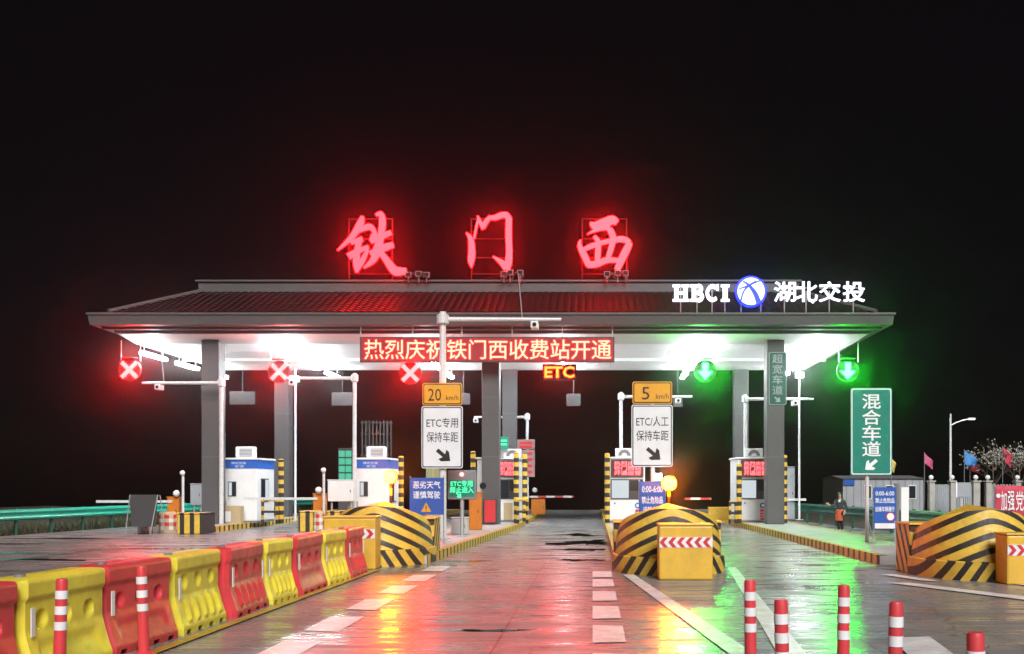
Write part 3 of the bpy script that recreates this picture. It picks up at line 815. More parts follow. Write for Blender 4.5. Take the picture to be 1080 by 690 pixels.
# ------------------------------------------------------------------ island noses (crash cushions) and yellow boxes
def cushion(x, y, label, rot=0):
    t = thing('crash_cushion', label, 'crash cushion', (0, 0, 0), 'striped island noses')
    w, ln = 1.14, 1.75; n = 28
    def plan(a, k, sh=0): return (k*w*math.sin(a), ln - (ln-sh)*k*math.cos(a)**0.9 if math.cos(a) > 0 else ln)
    b = B(); rows = [(0.0, 1.04), (0.34, 1.04), (0.36, 1.0)]
    for z, k in rows:
        for i in range(n+1):
            a = -math.pi/2+math.pi*i/n; X, Y = k*w*math.sin(a), ln-ln*k*max(0, math.cos(a))**0.85; b.v.append((X, Y, z))
    for j in range(2):
        for i in range(n): a = j*(n+1)+i; b.f.append((a, a+1, a+n+2, a+n+1))
    b.to('base_band', m_cush_base, t, smooth=True)
    b = B(); m = 10
    for j in range(m+1):
        v = j/m
        for i in range(n+1):
            a = -math.pi/2+math.pi*i/n; c = max(0, math.cos(a))
            k = 0.985 - 0.045*v - 0.03*v*v
            top = 0.90 + 0.42*c**0.9
            b.v.append((k*w*math.sin(a), ln-ln*k*(c**0.85)*(1-0.2*v), 0.36+(top-0.36)*v))
    for j in range(m):
        for i in range(n): a = j*(n+1)+i; b.f.append((a, a+1, a+n+2, a+n+1))
    rim = b.v[m*(n+1):]
    b.to('nose', m_cush_top, t, smooth=True)
    b = B(); b.v = list(rim) + [(0, ln-0.05, 1.40)]
    b.f = [(i, i+1, n+1) for i in range(n)]
    b.to('nose_cap', m_yellow, t, smooth=True)
    B().box(-w*1.0, w*1.0, ln+0.003, ln+0.95, 0, 0.98).to('rear_block', m_rear_str, t, bevel=0.02)
    B().box(-w*1.02, w*1.02, ln-0.05, ln+0.99, 0.982, 1.02).to('cap_slab', m_yellow, t, bevel=0.01)
    t.location = (x, y, 0); t.rotation_euler = (0, 0, rot)
    return t
cushion(-4.87, 22.35, 'yellow and black striped island nose beside the far red barrier')
cushion(1.60, 20.1, 'yellow and black striped island nose in the middle behind a yellow box')
cushion(7.55, 18.95, 'yellow and black striped island nose at the right edge')

def chevron_box(px0, px1, py0, py1, left, label):
    Y = GY(py1); x0, x1 = XS(px0, Y), XS(px1, Y); z1 = ZS(py0, Y)
    t = thing('collision_box', label, 'barrier box', ((x0+x1)/2, Y, 0), 'yellow boxes before the island noses')
    B().box(x0, x1, Y, Y+0.55, 0, z1-0.04).to('body', m_yellow, t, bevel=0.035)
    B().box(x0-0.015, x1+0.015, Y-0.015, Y+0.565, z1-0.038, z1).to('lid', m_yellow, t, bevel=0.015)
    zc = z1-0.33*z1; hh = 0.1
    pl = B().box(x0+0.01, x1-0.01, Y-0.008, Y-0.002, zc-hh, zc+hh).to('reflector_plate', m_reflect, t)
    n = 6; p = (x1-x0-0.04)/n
    for k in range(n):
        a = x0+0.03+k*p; s = -1 if left else 1; w = p*0.5; d = 0.08*s
        xs_ = a + (0.08 if left else 0) - 0.02
        pts = [(xs_, zc+hh-0.005), (xs_+w, zc+hh-0.005), (xs_+w+d, zc), (xs_+w, zc-hh+0.005), (xs_, zc-hh+0.005), (xs_+d, zc)]
        pts = [(min(max(q[0], x0+0.012), x1-0.012), q[1]) for q in pts]
        B().prism(pts, Y-0.011, Y-0.0085).to('chevron', m_red, pl)
    return t
chevron_box(341, 396, 544.5, 601, False, 'yellow steel box with red white chevrons behind the far red barrier')
chevron_box(695, 752, 552.5, 612, True, 'yellow steel box with red white chevrons before the middle island nose')
chevron_box(1062, 1120, 562.5, 617, False, 'yellow steel box with red white chevrons cut by the right edge')

# ------------------------------------------------------------------ toll booths
def hatch_text(name, lines, mat, parent, cx, y, cz, h, w): return text(name, lines, mat, parent, cx, y, cz, h, w, 0.01, 1.0, 0.95)
def booth(cx, y0, w, d, h, label, style, ac=True):
    t = thing('toll_booth', label, 'toll booth', (cx, y0, 0.2)); z = 0.2
    x0, x1, y1 = cx-w/2, cx+w/2, y0+d
    body = B().box(x0, x1, y0, y1, z+0.08, z+h).to('wall', m_white, t, bevel=0.03)
    B().box(x0-0.02, x1+0.02, y0-0.02, y1+0.02, z, z+0.08).to('plinth', m_greym, t)
    B().box(x0-0.06, x1+0.06, y0-0.06, y1+0.06, z+h+0.003, z+h+0.08).to('roof', m_white, t, bevel=0.02)
    if style == 'exit':
        bd = B().box(x0-0.012, x1+0.012, y0-0.012, y1+0.012, z+h-0.36, z+h-0.002).to('blue_band', m_blue, t)
        text('lettering', '湖北交投', m_print_w, bd, cx-0.05, y0-0.016, z+h-0.13, 0.1, 0.62)
        text('lettering', '铁门西', m_print_w, bd, cx-0.02, y0-0.016, z+h-0.27, 0.1, 0.36)
        wi = B().box(x0+0.22, x0+0.56, y0-0.02, y0-0.004, z+1.1, z+1.72).to('window', m_dark, t)
        B().box(x0+0.25, x0+0.38, y0-0.026, y0-0.0205, z+1.14, z+1.68).to('pane', g_cabin, wi); B().box(x0+0.40, x0+0.53, y0-0.026, y0-0.0205, z+1.14, z+1.68).to('pane', m_glass, wi)
        wi = B().box(x1+0.004, x1+0.02, y0+0.5, y0+1.5, z+0.85, z+1.85).to('window', m_dark, t)
        B().box(x1+0.0205, x1+0.026, y0+0.55, y0+0.97, z+0.9, z+1.8).to('pane', m_glass, wi); B().box(x1+0.0205, x1+0.026, y0+1.03, y0+1.45, z+0.9, z+1.8).to('pane', g_cabin, wi)
        B().box(x0+0.06, x0+0.14, y0-0.05, y0-0.004, z+0.3, z+0.9).to('conduit', m_greym, t)
        dsk = B().box(x0-0.1, x0+1.0, y0-0.75, y0-0.35, z, z+0.72).to('counter', m_tan, t)
        B().box(x0+0.05, x0+0.6, y0-0.758, y0-0.752, z+0.08, z+0.5).to('counter_niche', m_white, dsk)
    else:
        fx0 = x0+0.12 if style != 'mid' else x0+0.9
        dp = B().box(fx0+0.02, x1-0.06, y0-0.09, y0-0.004, z+1.92, z+2.62).to('display', m_dark, t)
        B().box(fx0+0.05, x1-0.09, y0-0.096, y0-0.0905, z+1.95, z+2.59).to('screen', g_redback, dp)
        text('lettering', '热烈庆祝\n铁门西站\n开通运营', g_redtext, dp, (fx0+x1)/2-0.01, y0-0.1, z+2.27, 0.58, (x1-fx0)*0.78, 0.012)
        wi = B().box(fx0, x1-0.06, y0-0.03, y0-0.004, z+0.98, z+1.82).to('window', m_dark, t)
        xm = fx0+(x1-fx0)*0.55
        B().box(fx0+0.05, xm-0.03, y0-0.036, y0-0.0305, z+1.03, z+1.77).to('pane', g_cabin if style != 'mid' else m_glass, wi)
        B().box(xm+0.01, x1-0.1, y0-0.036, y0-0.0305, z+1.33, z+1.77).to('pane', m_glass, wi)
        B().box(xm+0.01, x1-0.1, y0-0.036, y0-0.0305, z+1.03, z+1.29).to('monitor', m_dark, wi)
        if style != 'mid':
            ic = B().cyl((x1-0.3, y0-0.01, z+0.72), (x1-0.3, y0-0.003, z+0.72), 0.12, n=20).to('round_notice', m_signblue, t)
            B().cyl((x1-0.3, y0-0.014, z+0.72), (x1-0.3, y0-0.0105, z+0.72), 0.06, n=14).to('headset_mark', m_print_w, ic)
            cd = B().box(x1-0.40, x1-0.14, y0-0.012, y0-0.003, z+0.1, z+0.56).to('red_notice', m_red, t)
            for q in (0.2, 0.3, 0.42): B().box(x1-0.36, x1-0.18, y0-0.015, y0-0.0125, z+q, z+q+0.025).to('printed_line', m_print_w, cd)
            B().cyl((fx0+0.18, y0-0.05, z+0.82), (fx0+0.18, y0-0.003, z+0.82), 0.03, n=8).to('call_button', m_dark, t)
        else:
            B().box(x1-0.62, x1-0.24, y0-0.02, y0-0.003, z+0.06, z+0.82).to('tan_door', m_tan, t)
        hd = B().box(fx0+0.2, fx0+0.95, y0+0.1, y0+0.5, z+h+0.083, z+h+0.45).to('roof_unit', m_white, t, bevel=0.03)
        b = B()
        for k in range(7):
            a0, a1 = math.pi*k/7, math.pi*(k+1)/7; cx2, cz2 = fx0+0.58, z+h+0.14; r0, r1 = 0.12, 0.26
            b.prism([(cx2+r0*math.cos(a0), cz2+r0*math.sin(a0)), (cx2+r1*math.cos(a0), cz2+r1*math.sin(a0)), (cx2+r1*math.cos(a1), cz2+r1*math.sin(a1)), (cx2+r0*math.cos(a1), cz2+r0*math.sin(a1))], y0+0.092, y0+0.098)
        b.to('fan_grille', m_greym, hd)
    if ac and style == 'exit':
        a = B().box(cx-0.28, cx+0.52, y0+0.25, y0+0.6, z+h+0.083, z+h+0.56).to('air_conditioner', m_white, t, bevel=0.05)
        B().box(cx-0.1, cx+0.42, y0+0.24, y0+0.248, z+h+0.15, z+h+0.47).to('grille', m_greym, a)
        for k in range(5): B().box(cx-0.1, cx+0.42, y0+0.232, y0+0.239, z+h+0.18+k*0.06, z+h+0.2+k*0.06).to('grille_bar', m_white, a)
    return t
booth(XS(253, 42.6), 42.6, 1.42, 2.3, 2.62, 'white toll booth with blue band behind the left front column', 'exit')
booth(XS(392, 42.4), 42.4, 1.42, 2.3, 2.62, 'white toll booth with blue band behind the amber flashing lamp', 'exit')
booth(XS(525, 43.4), 43.4, 1.75, 2.3, 2.66, 'white toll booth with red display half hidden by the middle column', 'mid')
booth(XS(660.5, 42.6), 42.6, 1.55, 2.3, 2.66, 'white toll booth with red display behind the speed 5 sign', 'entry')
booth(XS(795, 43.0), 43.0, 1.35, 2.3, 2.66, 'white toll booth with red display left of the right front column', 'entry')

# striped guard posts round the booths
def guard_post(px, py0, py1, Y, label, r=0.11):
    x = XS(px, Y); z1 = ZS(py0, Y)
    t = thing('guard_post', label, 'bollard', (x, Y, 0.2), 'yellow and black striped guard posts')
    B().cyl((x, Y, 0.2), (x, Y, z1), r, n=14).to('post', m_yb_post, t, smooth=True)
    B().lathe((x, Y, z1), [(r, 0), (r*0.8, 0.03), (0.001, 0.045)], 14).to('cap', m_yellow, t, smooth=True)
guard_post(296.5, 485, 550, 42.0, 'striped yellow black post beside the left booth')
guard_post(423, 482, 540, 42.0, 'striped yellow black post right of the second booth')
guard_post(499, 477, 540, 42.9, 'striped yellow black post left of the middle column')
guard_post(544.5, 478, 545, 42.4, 'striped yellow black post right of the red display booth, nearer one')
guard_post(553.5, 480, 543, 44.0, 'striped yellow black post right of the red display booth, farther one')
guard_post(640.5, 479, 546, 42.2, 'striped yellow black post left of the middle right booth')
guard_post(779.5, 490, 551, 42.4, 'striped yellow black post left of the rightmost booth')
guard_post(827.5, 481, 554, 42.2, 'striped yellow black post right of the right front column')
# low striped hoops
def hoop(px0, px1, py0, Y, label):
    x0, x1 = XS(px0, Y), XS(px1, Y); z1 = ZS(py0, Y)
    t = thing('guard_hoop', label, 'guard rail', ((x0+x1)/2, Y, 0.2), 'low striped guard hoops')
    for x in (x0, x1): B().cyl((x, Y, 0.2), (x, Y, z1), 0.06, n=10).to('leg', m_yb_post, t, smooth=True)
    B().cyl((x0-0.05, Y, z1), (x1+0.05, Y, z1), 0.06, n=10).to('top_bar', m_yb_post, t)
    B().cyl((x0, Y, (z1+0.2)/2), (x1, Y, (z1+0.2)/2), 0.05, n=10).to('middle_bar', m_yb_post, t)
hoop(277, 292, 527, 41.6, 'low striped hoop beside the left booth')
hoop(770, 776, 530, 42.0, 'low striped hoop beside the rightmost booth')
hoop(546, 556, 527, 41.7, 'low striped hoop beside the middle booth')

# ------------------------------------------------------------------ poles with arms and cameras
def cam_head(b_parent, p, s=1.0, d=-1):
    h = B().cbox((p.x, p.y, p.z-0.18*s), 0.22*s, 0.42*s, 0.2*s).to('camera', m_white, b_parent, bevel=0.02)
    B().cyl((p.x, p.y-0.215*s, p.z-0.18*s), (p.x, p.y-0.235*s, p.z-0.18*s), 0.06*s, n=10).to('lens', m_glass, h)
    B().cyl((p.x, p.y, p.z), (p.x, p.y, p.z-0.08*s), 0.03*s, n=6).to('bracket', m_galv, b_parent)
def camera_pole(px, Y, py_arm, px_end, cams, label, base=0.2, r=0.085, antennas=(), ptop=None):
    x = XS(px, Y); za = ZS(py_arm, Y); xe = XS(px_end, Y)
    t = thing('camera_pole', label, 'camera pole', (x, Y, base), 'white poles with camera arms')
    zt = za+0.2 if ptop is None else ZS(ptop, Y)
    B().cyl((x, Y, base), (x, Y, zt), r, r*0.85, 12).to('pole', m_pole, t, smooth=True)
    B().box(x-0.2, x+0.2, Y-0.2, Y+0.2, base, base+0.03).to('base_plate', m_galv, t)
    B().lathe((x, Y, za), [(r*1.0, -0.16), (r*1.7, -0.12), (r*1.7, 0.12), (r*1.0, 0.16)], 12).to('collar', m_pole, t, smooth=True)
    B().cyl((x, Y, za), (xe, Y, za), 0.075, 0.05, 10).to('arm', m_pole, t, smooth=True)
    for c in cams: cam_head(t, W(c, py_arm, Y), 1.0)
    for a, dz in antennas:
        p = W(a, py_arm, Y); B().cyl((p.x, Y, p.z), (p.x-0.12, Y, p.z+dz), 0.018, n=6).to('antenna', m_galv, t)
    return t
camera_pole(233.5, 40.55, 404, 150, (168,), 'white camera pole beside the left front column with long arm', antennas=((173, 1.3),))
camera_pole(374, 41.0, 399, 303, (309,), 'white camera pole before the second booth with long arm leftward')
camera_pole(556, 50.8, 440, 500, (502,), 'pinkish lit camera pole right of the middle booth')
camera_pole(655, 44.2, 418.5, 730, (715,), 'white camera pole behind the middle right booth')
camera_pole(786, 43.6, 421, 858, (838,), 'white camera pole beside the rightmost booth, arm behind the column')
# tall gantry pole carrying the 20 km/h sign
gp = camera_pole(467, 30.0, 337, 592, (564,), 'tall grey pole carrying the speed 20 signs with long arm', r=0.11, antennas=((551, 1.35),), ptop=329)

# floodlight poles
def light_pole(px, Y, py, label):
    x = XS(px, Y); z = ZS(py, Y)
    t = thing('floodlight_pole', label, 'light pole', (x, Y, 0.2), 'thin poles with bright floodlights')
    B().cyl((x, Y, 0.2), (x, Y, z+0.5), 0.05, n=10).to('pole', m_pole, t)
    h = B().cbox((x, Y-0.05, z), 0.4, 0.18, 0.26).to('lamp_head', m_galv, t)
    B().cbox((x, Y-0.148, z), 0.3, 0.012, 0.18).to('lens', g_flood, h)
    B().box(x-0.16, x+0.16, Y-0.16, Y+0.16, 0.2, 0.23).to('base_plate', m_galv, t)
light_pole(311.5, 44.5, 400, 'thin pole with bright floodlight below the left rear column cross')
light_pole(843, 46.0, 396, 'thin pole with bright floodlight right of the right front column')

# ------------------------------------------------------------------ traffic signs
def plate(t, name, px0, px1, py0, py1, Y, mat, border=None, bm=None):
    x0, x1, z0, z1 = XS(px0, Y), XS(px1, Y), ZS(py1, Y), ZS(py0, Y)
    def rr_(x0, x1, z0, z1, r):
        P = []
        for cx, cz, a in ((x1-r, z1-r, 0), (x0+r, z1-r, 90), (x0+r, z0+r, 180), (x1-r, z0+r, 270)):
            for k in range(4): P.append((cx+r*math.cos(R(a+30*k)), cz+r*math.sin(R(a+30*k))))
        return P
    p = B().prism(rr_(x0, x1, z0, z1, 0.06), Y, Y+0.03).to(name, mat if bm is None else m_signwhite if border is None else border, t)
    if bm is not None:
        e = 0.025; B().prism(rr_(x0+e, x1-e, z0+e, z1-e, 0.05), Y-0.004, Y-0.0005).to('border_line', bm, p)
        e = 0.055; B().prism(rr_(x0+e, x1-e, z0+e, z1-e, 0.04), Y-0.008, Y-0.0045).to('field', mat, p)
    return p
def lane_board(px, Y, top, speed, line1, label, base_label, own_pole):
    t = thing('lane_sign', label, 'traffic sign', (XS(px, Y), Y, 0.2), 'white lane boards with amber speed plates')
    p = plate(t, 'speed_plate', px-21, px+21, top, top+23.5, Y, m_signyel, m_signyel, m_print_k)
    text('lettering', speed, m_print_k, p, XS(px-(8 if len(speed) > 1 else 7), Y), Y-0.012, ZS(top+12.5, Y), 0.36, 0.38 if len(speed) > 1 else 0.22, 0.0)
    text('lettering', 'km/h', m_print_k, p, XS(px+10.5, Y), Y-0.012, ZS(top+15.5, Y), 0.15, 0.36)
    p = plate(t, 'lane_plate', px-22, px+21.5, top+24.5, top+90, Y, m_signwhite, m_signwhite, m_print_k)
    text('lettering', line1, m_print_k, p, XS(px, Y), Y-0.012, ZS(top+42, Y), 0.29, 0.92, 0.004)
    text('lettering', '保持车距', m_print_k, p, XS(px, Y), Y-0.012, ZS(top+57, Y), 0.30, 0.92, 0.004)
    poly('arrow', arrow_pts(XS(px+1.5, Y), ZS(top+76.5, Y), 0.5, R(-40)), m_print_k, p, Y-0.009)
    if own_pole:
        x = XS(px, Y)+0.02
        B().cyl((x, Y+0.12, 0.2), (x, Y+0.12, ZS(top+2, Y)), 0.06, n=10).to('pole', m_pole, t)
        for q in (10, 40, 80): B().box(x-0.1, x+0.1, Y+0.032, Y+0.11, ZS(top+q, Y)-0.03, ZS(top+q, Y)+0.03).to('clamp', m_galv, t)
    else:
        x = XS(467, 30.0)
        for q in (10, 40, 80): B().box(x-0.16, x+0.16, Y+0.032, Y+0.06, ZS(top+q, Y)-0.03, ZS(top+q, Y)+0.03).to('clamp', m_galv, t)
lane_board(466.5, 29.82, 404, '20', 'ETC专用', 'amber 20 plate over a white lane board on the tall pole', '', False)
lane_board(688, 29.2, 402.5, '5', 'ETC/人工', 'amber 5 plate over a white lane board at the middle right island', '', True)

m_signdark = paint('sign_dark_green', (0.008, 0.09, 0.075), 0.35, 0, 0.25); m_print_dim = paint('print_grey_white', (0.34, 0.4, 0.4), 0.4, 0, 0.2)  # darker green and greyer lettering for the column sign
t = thing('overwide_lane_sign', 'narrow dark green vertical sign fixed to the right front column', 'traffic sign', (7.35, 41.06, 5), None)
p = plate(t, 'plate', 811, 829.5, 371.5, 427, 41.06, m_signdark, m_print_dim, m_signdark)
for i, ch in enumerate('超宽车道'): text('lettering', ch, m_print_dim, p, XS(820, 41.06), 41.045, ZS(378.5+i*11, 41.06), 0.36, 0.42, 0.006)
poly('arrow', arrow_pts(XS(820, 41.06), ZS(421.5, 41.06), 0.3, R(-40)), m_print_dim, p, 41.05)

YG = 28.4
t = thing('mixed_lane_sign', 'tall green vertical lane sign with white characters and arrow on one post', 'traffic sign', (XS(915, YG), YG, 0.2))
p = plate(t, 'plate', 897, 941, 409, 501.5, YG, m_signgreen, m_signgreen, m_print_w)
for i, ch in enumerate('混合车道'): text('lettering', ch, m_print_w, p, XS(919, YG), YG-0.012, ZS(423.5+i*16.7, YG), 0.42, 0.52, 0.012)
poly('arrow', arrow_pts(XS(918.5, YG), ZS(490.5, YG), 0.42, R(-140)), m_print_w, p, YG-0.009)
B().cyl((XS(915.5, YG), YG+0.1, 0.2), (XS(915.5, YG), YG+0.1, ZS(412, YG)), 0.055, n=10).to('post', m_pole, t)
B().cyl((XS(923, YG), YG+0.1, 0.2), (XS(915.5, YG), YG+0.1, 0.9), 0.02, n=6).to('brace', m_galv, t)

def board(px0, px1, py0, py1, Y, label, lines, leg_to=0.2, mat=None):
    t = thing('notice_board', label, 'sign board', (XS((px0+px1)/2, Y), Y, leg_to))
    x0, x1, z0, z1 = XS(px0, Y), XS(px1, Y), ZS(py1, Y), ZS(py0, Y)
    B().box(x0, x1, Y, Y+0.03, z0, z1).to('panel', mat or m_signblue, t)
    for x in (x0+0.01, x1-0.01): B().cyl((x, Y+0.05, leg_to), (x, Y+0.05, z1+0.05), 0.02, n=6).to('leg', m_galv, t)
    for py, s, h, w in lines: text('lettering', s, m_print_w, t, (x0+x1)/2, Y-0.004, ZS(py, Y), h, w*(x1-x0), 0.012)
    return t
t = board(432, 468, 504, 543, 27.2, 'blue notice board with warning triangle before the tall pole', [(511.5, '恶劣天气', 0.2, 0.8), (522, '谨慎驾驶', 0.2, 0.8)])
cxx, czz = XS(449.5, 27.2), ZS(536, 27.2)
w1 = poly('warning_triangle', [(cxx-0.14, czz-0.1), (cxx+0.14, czz-0.1), (cxx, czz+0.15)], m_signyel, t, 27.196)
B().box(cxx-0.012, cxx+0.012, 27.186, 27.1915, czz-0.03, czz+0.07).to('exclamation_mark', m_print_k, w1); B().box(cxx-0.012, cxx+0.012, 27.186, 27.1915, czz-0.075, czz-0.05).to('exclamation_dot', m_print_k, w1)
board(674, 702, 508, 556, 26.5, 'blue notice board under the white speed 5 lane board', [(516, '0:00-6:00', 0.17, 0.78), (527.5, '禁止危险品', 0.19, 0.8), (538, '运输车辆', 0.19, 0.7)])
t = board(921.5, 945, 514, 558, 27.4, 'blue notice board with white lines beside the green lane sign post', [(520.5, '0:00-6:00', 0.12, 0.84), (528, '禁止危险品', 0.14, 0.86), (537, '运输车辆通行', 0.14, 0.86)])
cxx, czz = XS(939, 27.4), ZS(545, 27.4)
B().cyl((cxx, 27.39, czz), (cxx, 27.397, czz), 0.12, n=20).to('round_mark', m_red, t); B().cyl((cxx, 27.383, czz), (cxx, 27.3895, czz), 0.095, n=20).to('round_mark_field', m_print_w, t)
B().box(XS(922.5, 27.4), XS(944, 27.4), 27.39, 27.397, ZS(557.5, 27.4), ZS(552, 27.4)).to('footer', m_reflect, t)
# white roll-up banner
Y0 = 28.6
t = thing('rollup_banner', 'bright white roll-up banner right of the blue notice board', 'banner', (XS(954, Y0), Y0, 0.2))
B().box(XS(950.5, Y0), XS(958.5, Y0), Y0, Y0+0.03, 0.26, ZS(514, Y0)).to('sheet', m_print_w, t)
B().box(XS(949.5, Y0), XS(959.5, Y0), Y0-0.08, Y0+0.12, 0.2, 0.258).to('base', m_galv, t)
B().cyl((XS(947, Y0), Y0+0.1, 0.2), (XS(947, Y0), Y0+0.1, ZS(510, Y0)), 0.07, n=10).to('post', m_greym, t)

# green LED panel on a post by the middle-left island
Y0 = 31.0
t = thing('lane_display', 'grey LED panel with green lettering on a post before the orange cabinet', 'LED panel', (XS(487, Y0), Y0, 0.2))
x0, x1 = XS(472, Y0), XS(502.5, Y0)
B().box(x0, x1, Y0, Y0+0.15, ZS(527, Y0), ZS(496, Y0)).to('cabinet', m_greym, t, bevel=0.02)
B().box(x0+0.07, x1-0.07, Y0-0.008, Y0-0.002, ZS(524, Y0), ZS(507, Y0)).to('screen', m_signgreen, t)
text('lettering', 'ETC专用\n禁止进入', g_greentext, t, XS(487, Y0), Y0-0.013, ZS(513.5, Y0), 0.38, 0.72, 0.02)
poly('arrow', arrow_pts(XS(484, Y0), ZS(522.5, Y0), 0.2, R(-45)), g_greentext, t, Y0-0.011)
B().cyl((XS(487, Y0), Y0-0.03, ZS(500.5, Y0)), (XS(487, Y0), Y0-0.002, ZS(500.5, Y0)), 0.06, n=12).to('red_lamp', g_redlamp, t)
B().cyl((XS(487, Y0), Y0+0.08, 0.2), (XS(487, Y0), Y0+0.08, ZS(527, Y0)), 0.06, n=10).to('post', m_galv, t)
B().box(XS(483, Y0), XS(491, Y0), Y0-0.03, Y0+0.2, 0.2, 0.26).to('foot', m_galv, t)

# amber flashing lamps on short posts behind the noses
def flasher(px, py, Y, label, power):
    c = W(px, py, Y)
    t = thing('flashing_lamp', label, 'warning lamp', (c.x, Y, 1.0), 'amber flashing lamps')
    B().cyl((c.x, Y+0.14, 0.98), (c.x, Y+0.14, c.z-0.02), 0.035, n=8).to('post', m_yb_post, t)
    B().cyl((c.x, Y+0.08, c.z), (c.x, Y+0.2, c.z), 0.17, n=18).to('housing', m_dark, t)
    B().lathe((c.x, Y, c.z), [(0.001, -0.15), (0.087, -0.127), (0.138, -0.06), (0.15, 0), (0.138, 0.06), (0.087, 0.127), (0.001, 0.15)], 16).to('lens', g_flash, t, smooth=True)
flasher(411, 503, 24.3, 'glowing amber flashing lamp before the second white booth', 1)
flasher(706, 510, 22.2, 'glowing amber flashing lamp over the middle island nose', 1)
# small white floods near the blue board
Y0 = 33.0
t = thing('work_light', 'bright white work light above the middle blue board', 'lamp', (XS(693, Y0), Y0, 0.2))
B().cyl((XS(693, Y0), Y0+0.1, 0.2), (XS(693, Y0), Y0+0.1, ZS(505, Y0)), 0.035, n=8).to('post', m_galv, t)
B().cbox((XS(693, Y0), Y0, ZS(503, Y0)), 0.3, 0.12, 0.22).to('head', m_galv, t); B().cbox((XS(693, Y0), Y0-0.066, ZS(503, Y0)), 0.26, 0.01, 0.18).to('lens', g_flood, t)

# ------------------------------------------------------------------ cabinets, gate machines, boom arms
def box_thing(name, label, cat, px0, px1, py0, py1, Y, d, mat, group=None, base=None, extra=None):
    x0, x1, z0, z1 = XS(px0, Y), XS(px1, Y), ZS(py1, Y) if base is None else base, ZS(py0, Y)
    t = thing(name, label, cat, ((x0+x1)/2, Y, z0), group)
    B().box(x0, x1, Y, Y+d, z0, z1).to('body', mat, t, bevel=0.03)
    B().box(x0-0.02, x1+0.02, Y-0.02, Y+d+0.02, z1+0.002, z1+0.04).to('lid', mat, t, bevel=0.01)
    B().box(x0+0.06, x1-0.06, Y-0.012, Y-0.003, z0+0.12, z1-0.1).to('door', mat, t)
    B().box(x1-0.12, x1-0.09, Y-0.03, Y-0.0125, (z0+z1)/2-0.05, (z0+z1)/2+0.05).to('handle', m_dark, t)
    return t
def boom(t, px0, px1, py, Y, mat):
    x0, x1 = XS(px0, Y), XS(px1, Y); z = ZS(py, Y)
    B().box(x0, x1, Y-0.05, Y-0.02, z-0.05, z+0.05).to('boom_arm', mat, t)
t = box_thing('gate_machine', 'orange gate machine with white boom behind the checkered drum', 'barrier gate', 176, 188.5, 525, 541, 41.0, 0.4, m_orange, 'orange gate machines', 0.2)
boom(t, 102, 182, 529, 41.0, m_pole); B().ball((XS(186, 40.9), 40.9, ZS(520.5, 40.9)), 0.13).to('signal_ball', m_white, t, smooth=True)
t = box_thing('gate_machine', 'orange gate machine with white boom at the second island end', 'barrier gate', 330, 342.5, 521.5, 545, 40.6, 0.4, m_orange, 'orange gate machines', 0.2)
boom(t, 257, 335, 526, 40.6, m_pole); B().ball((XS(336, 40.5), 40.5, ZS(517, 40.5)), 0.13).to('signal_ball', m_white, t, smooth=True)
t = box_thing('gate_machine', 'tall orange gate machine before the middle column', 'barrier gate', 494.5, 507.5, 520, 557, 36.0, 0.4, m_orange, 'orange gate machines', 0.2)
t = box_thing('gate_machine', 'orange gate machine with red white boom beyond the middle booth', 'barrier gate', 560, 575, 527, 540, 54.5, 0.4, m_orange, 'orange gate machines', 0.2)
boom(t, 515, 605, 524, 54.5, m_arm_rw)
B().ball((XS(564, 54.4), 54.4, ZS(517, 54.4)), 0.14).to('signal_ball', m_white, t, smooth=True)
t = box_thing('gate_machine', 'yellow gate machine left of the rightmost booth', 'barrier gate', 748, 772, 536, 549, 46.0, 0.5, m_yellow, 'orange gate machines', 0.2)
boom(t, 722, 750, 526, 46.0, m_arm_rw)
t = box_thing('gate_machine', 'small white boom gate right of the right front column', 'barrier gate', 829.5, 838.5, 493, 542, 46.6, 0.5, m_wallgrey, None, 0.2)
boom(t, 828, 850, 527, 46.5, m_pole)
for px, py, Y, lab in ((193, 499, 40.2, 'thin white post with dome camera above the left checkered drum'), (341.5, 496, 40.1, 'thin white post with dome camera at the second island end')):
    x = XS(px, Y); z = ZS(py, Y)
    t = thing('dome_camera_post', lab, 'camera post', (x, Y, 0.2), 'thin dome camera posts')
    B().cyl((x, Y, 0.2), (x, Y, z), 0.05, n=8).to('post', m_pole, t); B().ball((x, Y-0.06, z), 0.1).to('dome', m_white, t, smooth=True); B().box(x-0.12, x+0.12, Y-0.12, Y+0.12, 0.2, 0.225).to('base_plate', m_galv, t)
for a in ((200.5, 213, 511, 533, 45.5, 'pale grey cabinet left of the left front column', m_wallgrey), (345.5, 372.5, 507, 529, 40.3, 'white display cabinet on legs before the second booth', m_white)):
    t = box_thing('control_cabinet', a[5], 'cabinet', *a[:5], 0.35, a[6])
    for s in (0.12, -0.12):
        x = XS(a[0] if s > 0 else a[1], a[4])+s
        B().cyl((x, a[4]+0.17, 0.2), (x, a[4]+0.17, ZS(a[3], a[4])), 0.04, n=8).to('leg', m_galv, t)
t = box_thing('light_box', 'green lit glass box left of the second booth', 'light box', 356.5, 371.5, 474, 506, 46.5, 0.4, m_dark, None, 0.2)
for r_ in range(4):
    for c_ in range(2):
        x0 = XS(357.5+c_*7, 46.45); B().box(x0, x0+0.26, 46.44, 46.455, ZS(482+r_*8, 46.45), ZS(475.5+r_*8, 46.45)).to('pane', g_lightbox, t)
t = box_thing('light_box', 'pale yellow lit box behind the left lane board', 'light box', 449, 465, 489, 507, 41.5, 0.4, m_tan, None, 0.2)
for c_ in range(2):
    x0 = XS(450+c_*8, 41.45); B().box(x0, x0+0.24, 41.44, 41.455, ZS(505, 41.45), ZS(491, 41.45)).to('pane', glow('pale_yellow_light', (0.5, 0.52, 0.25), 0.6), t)
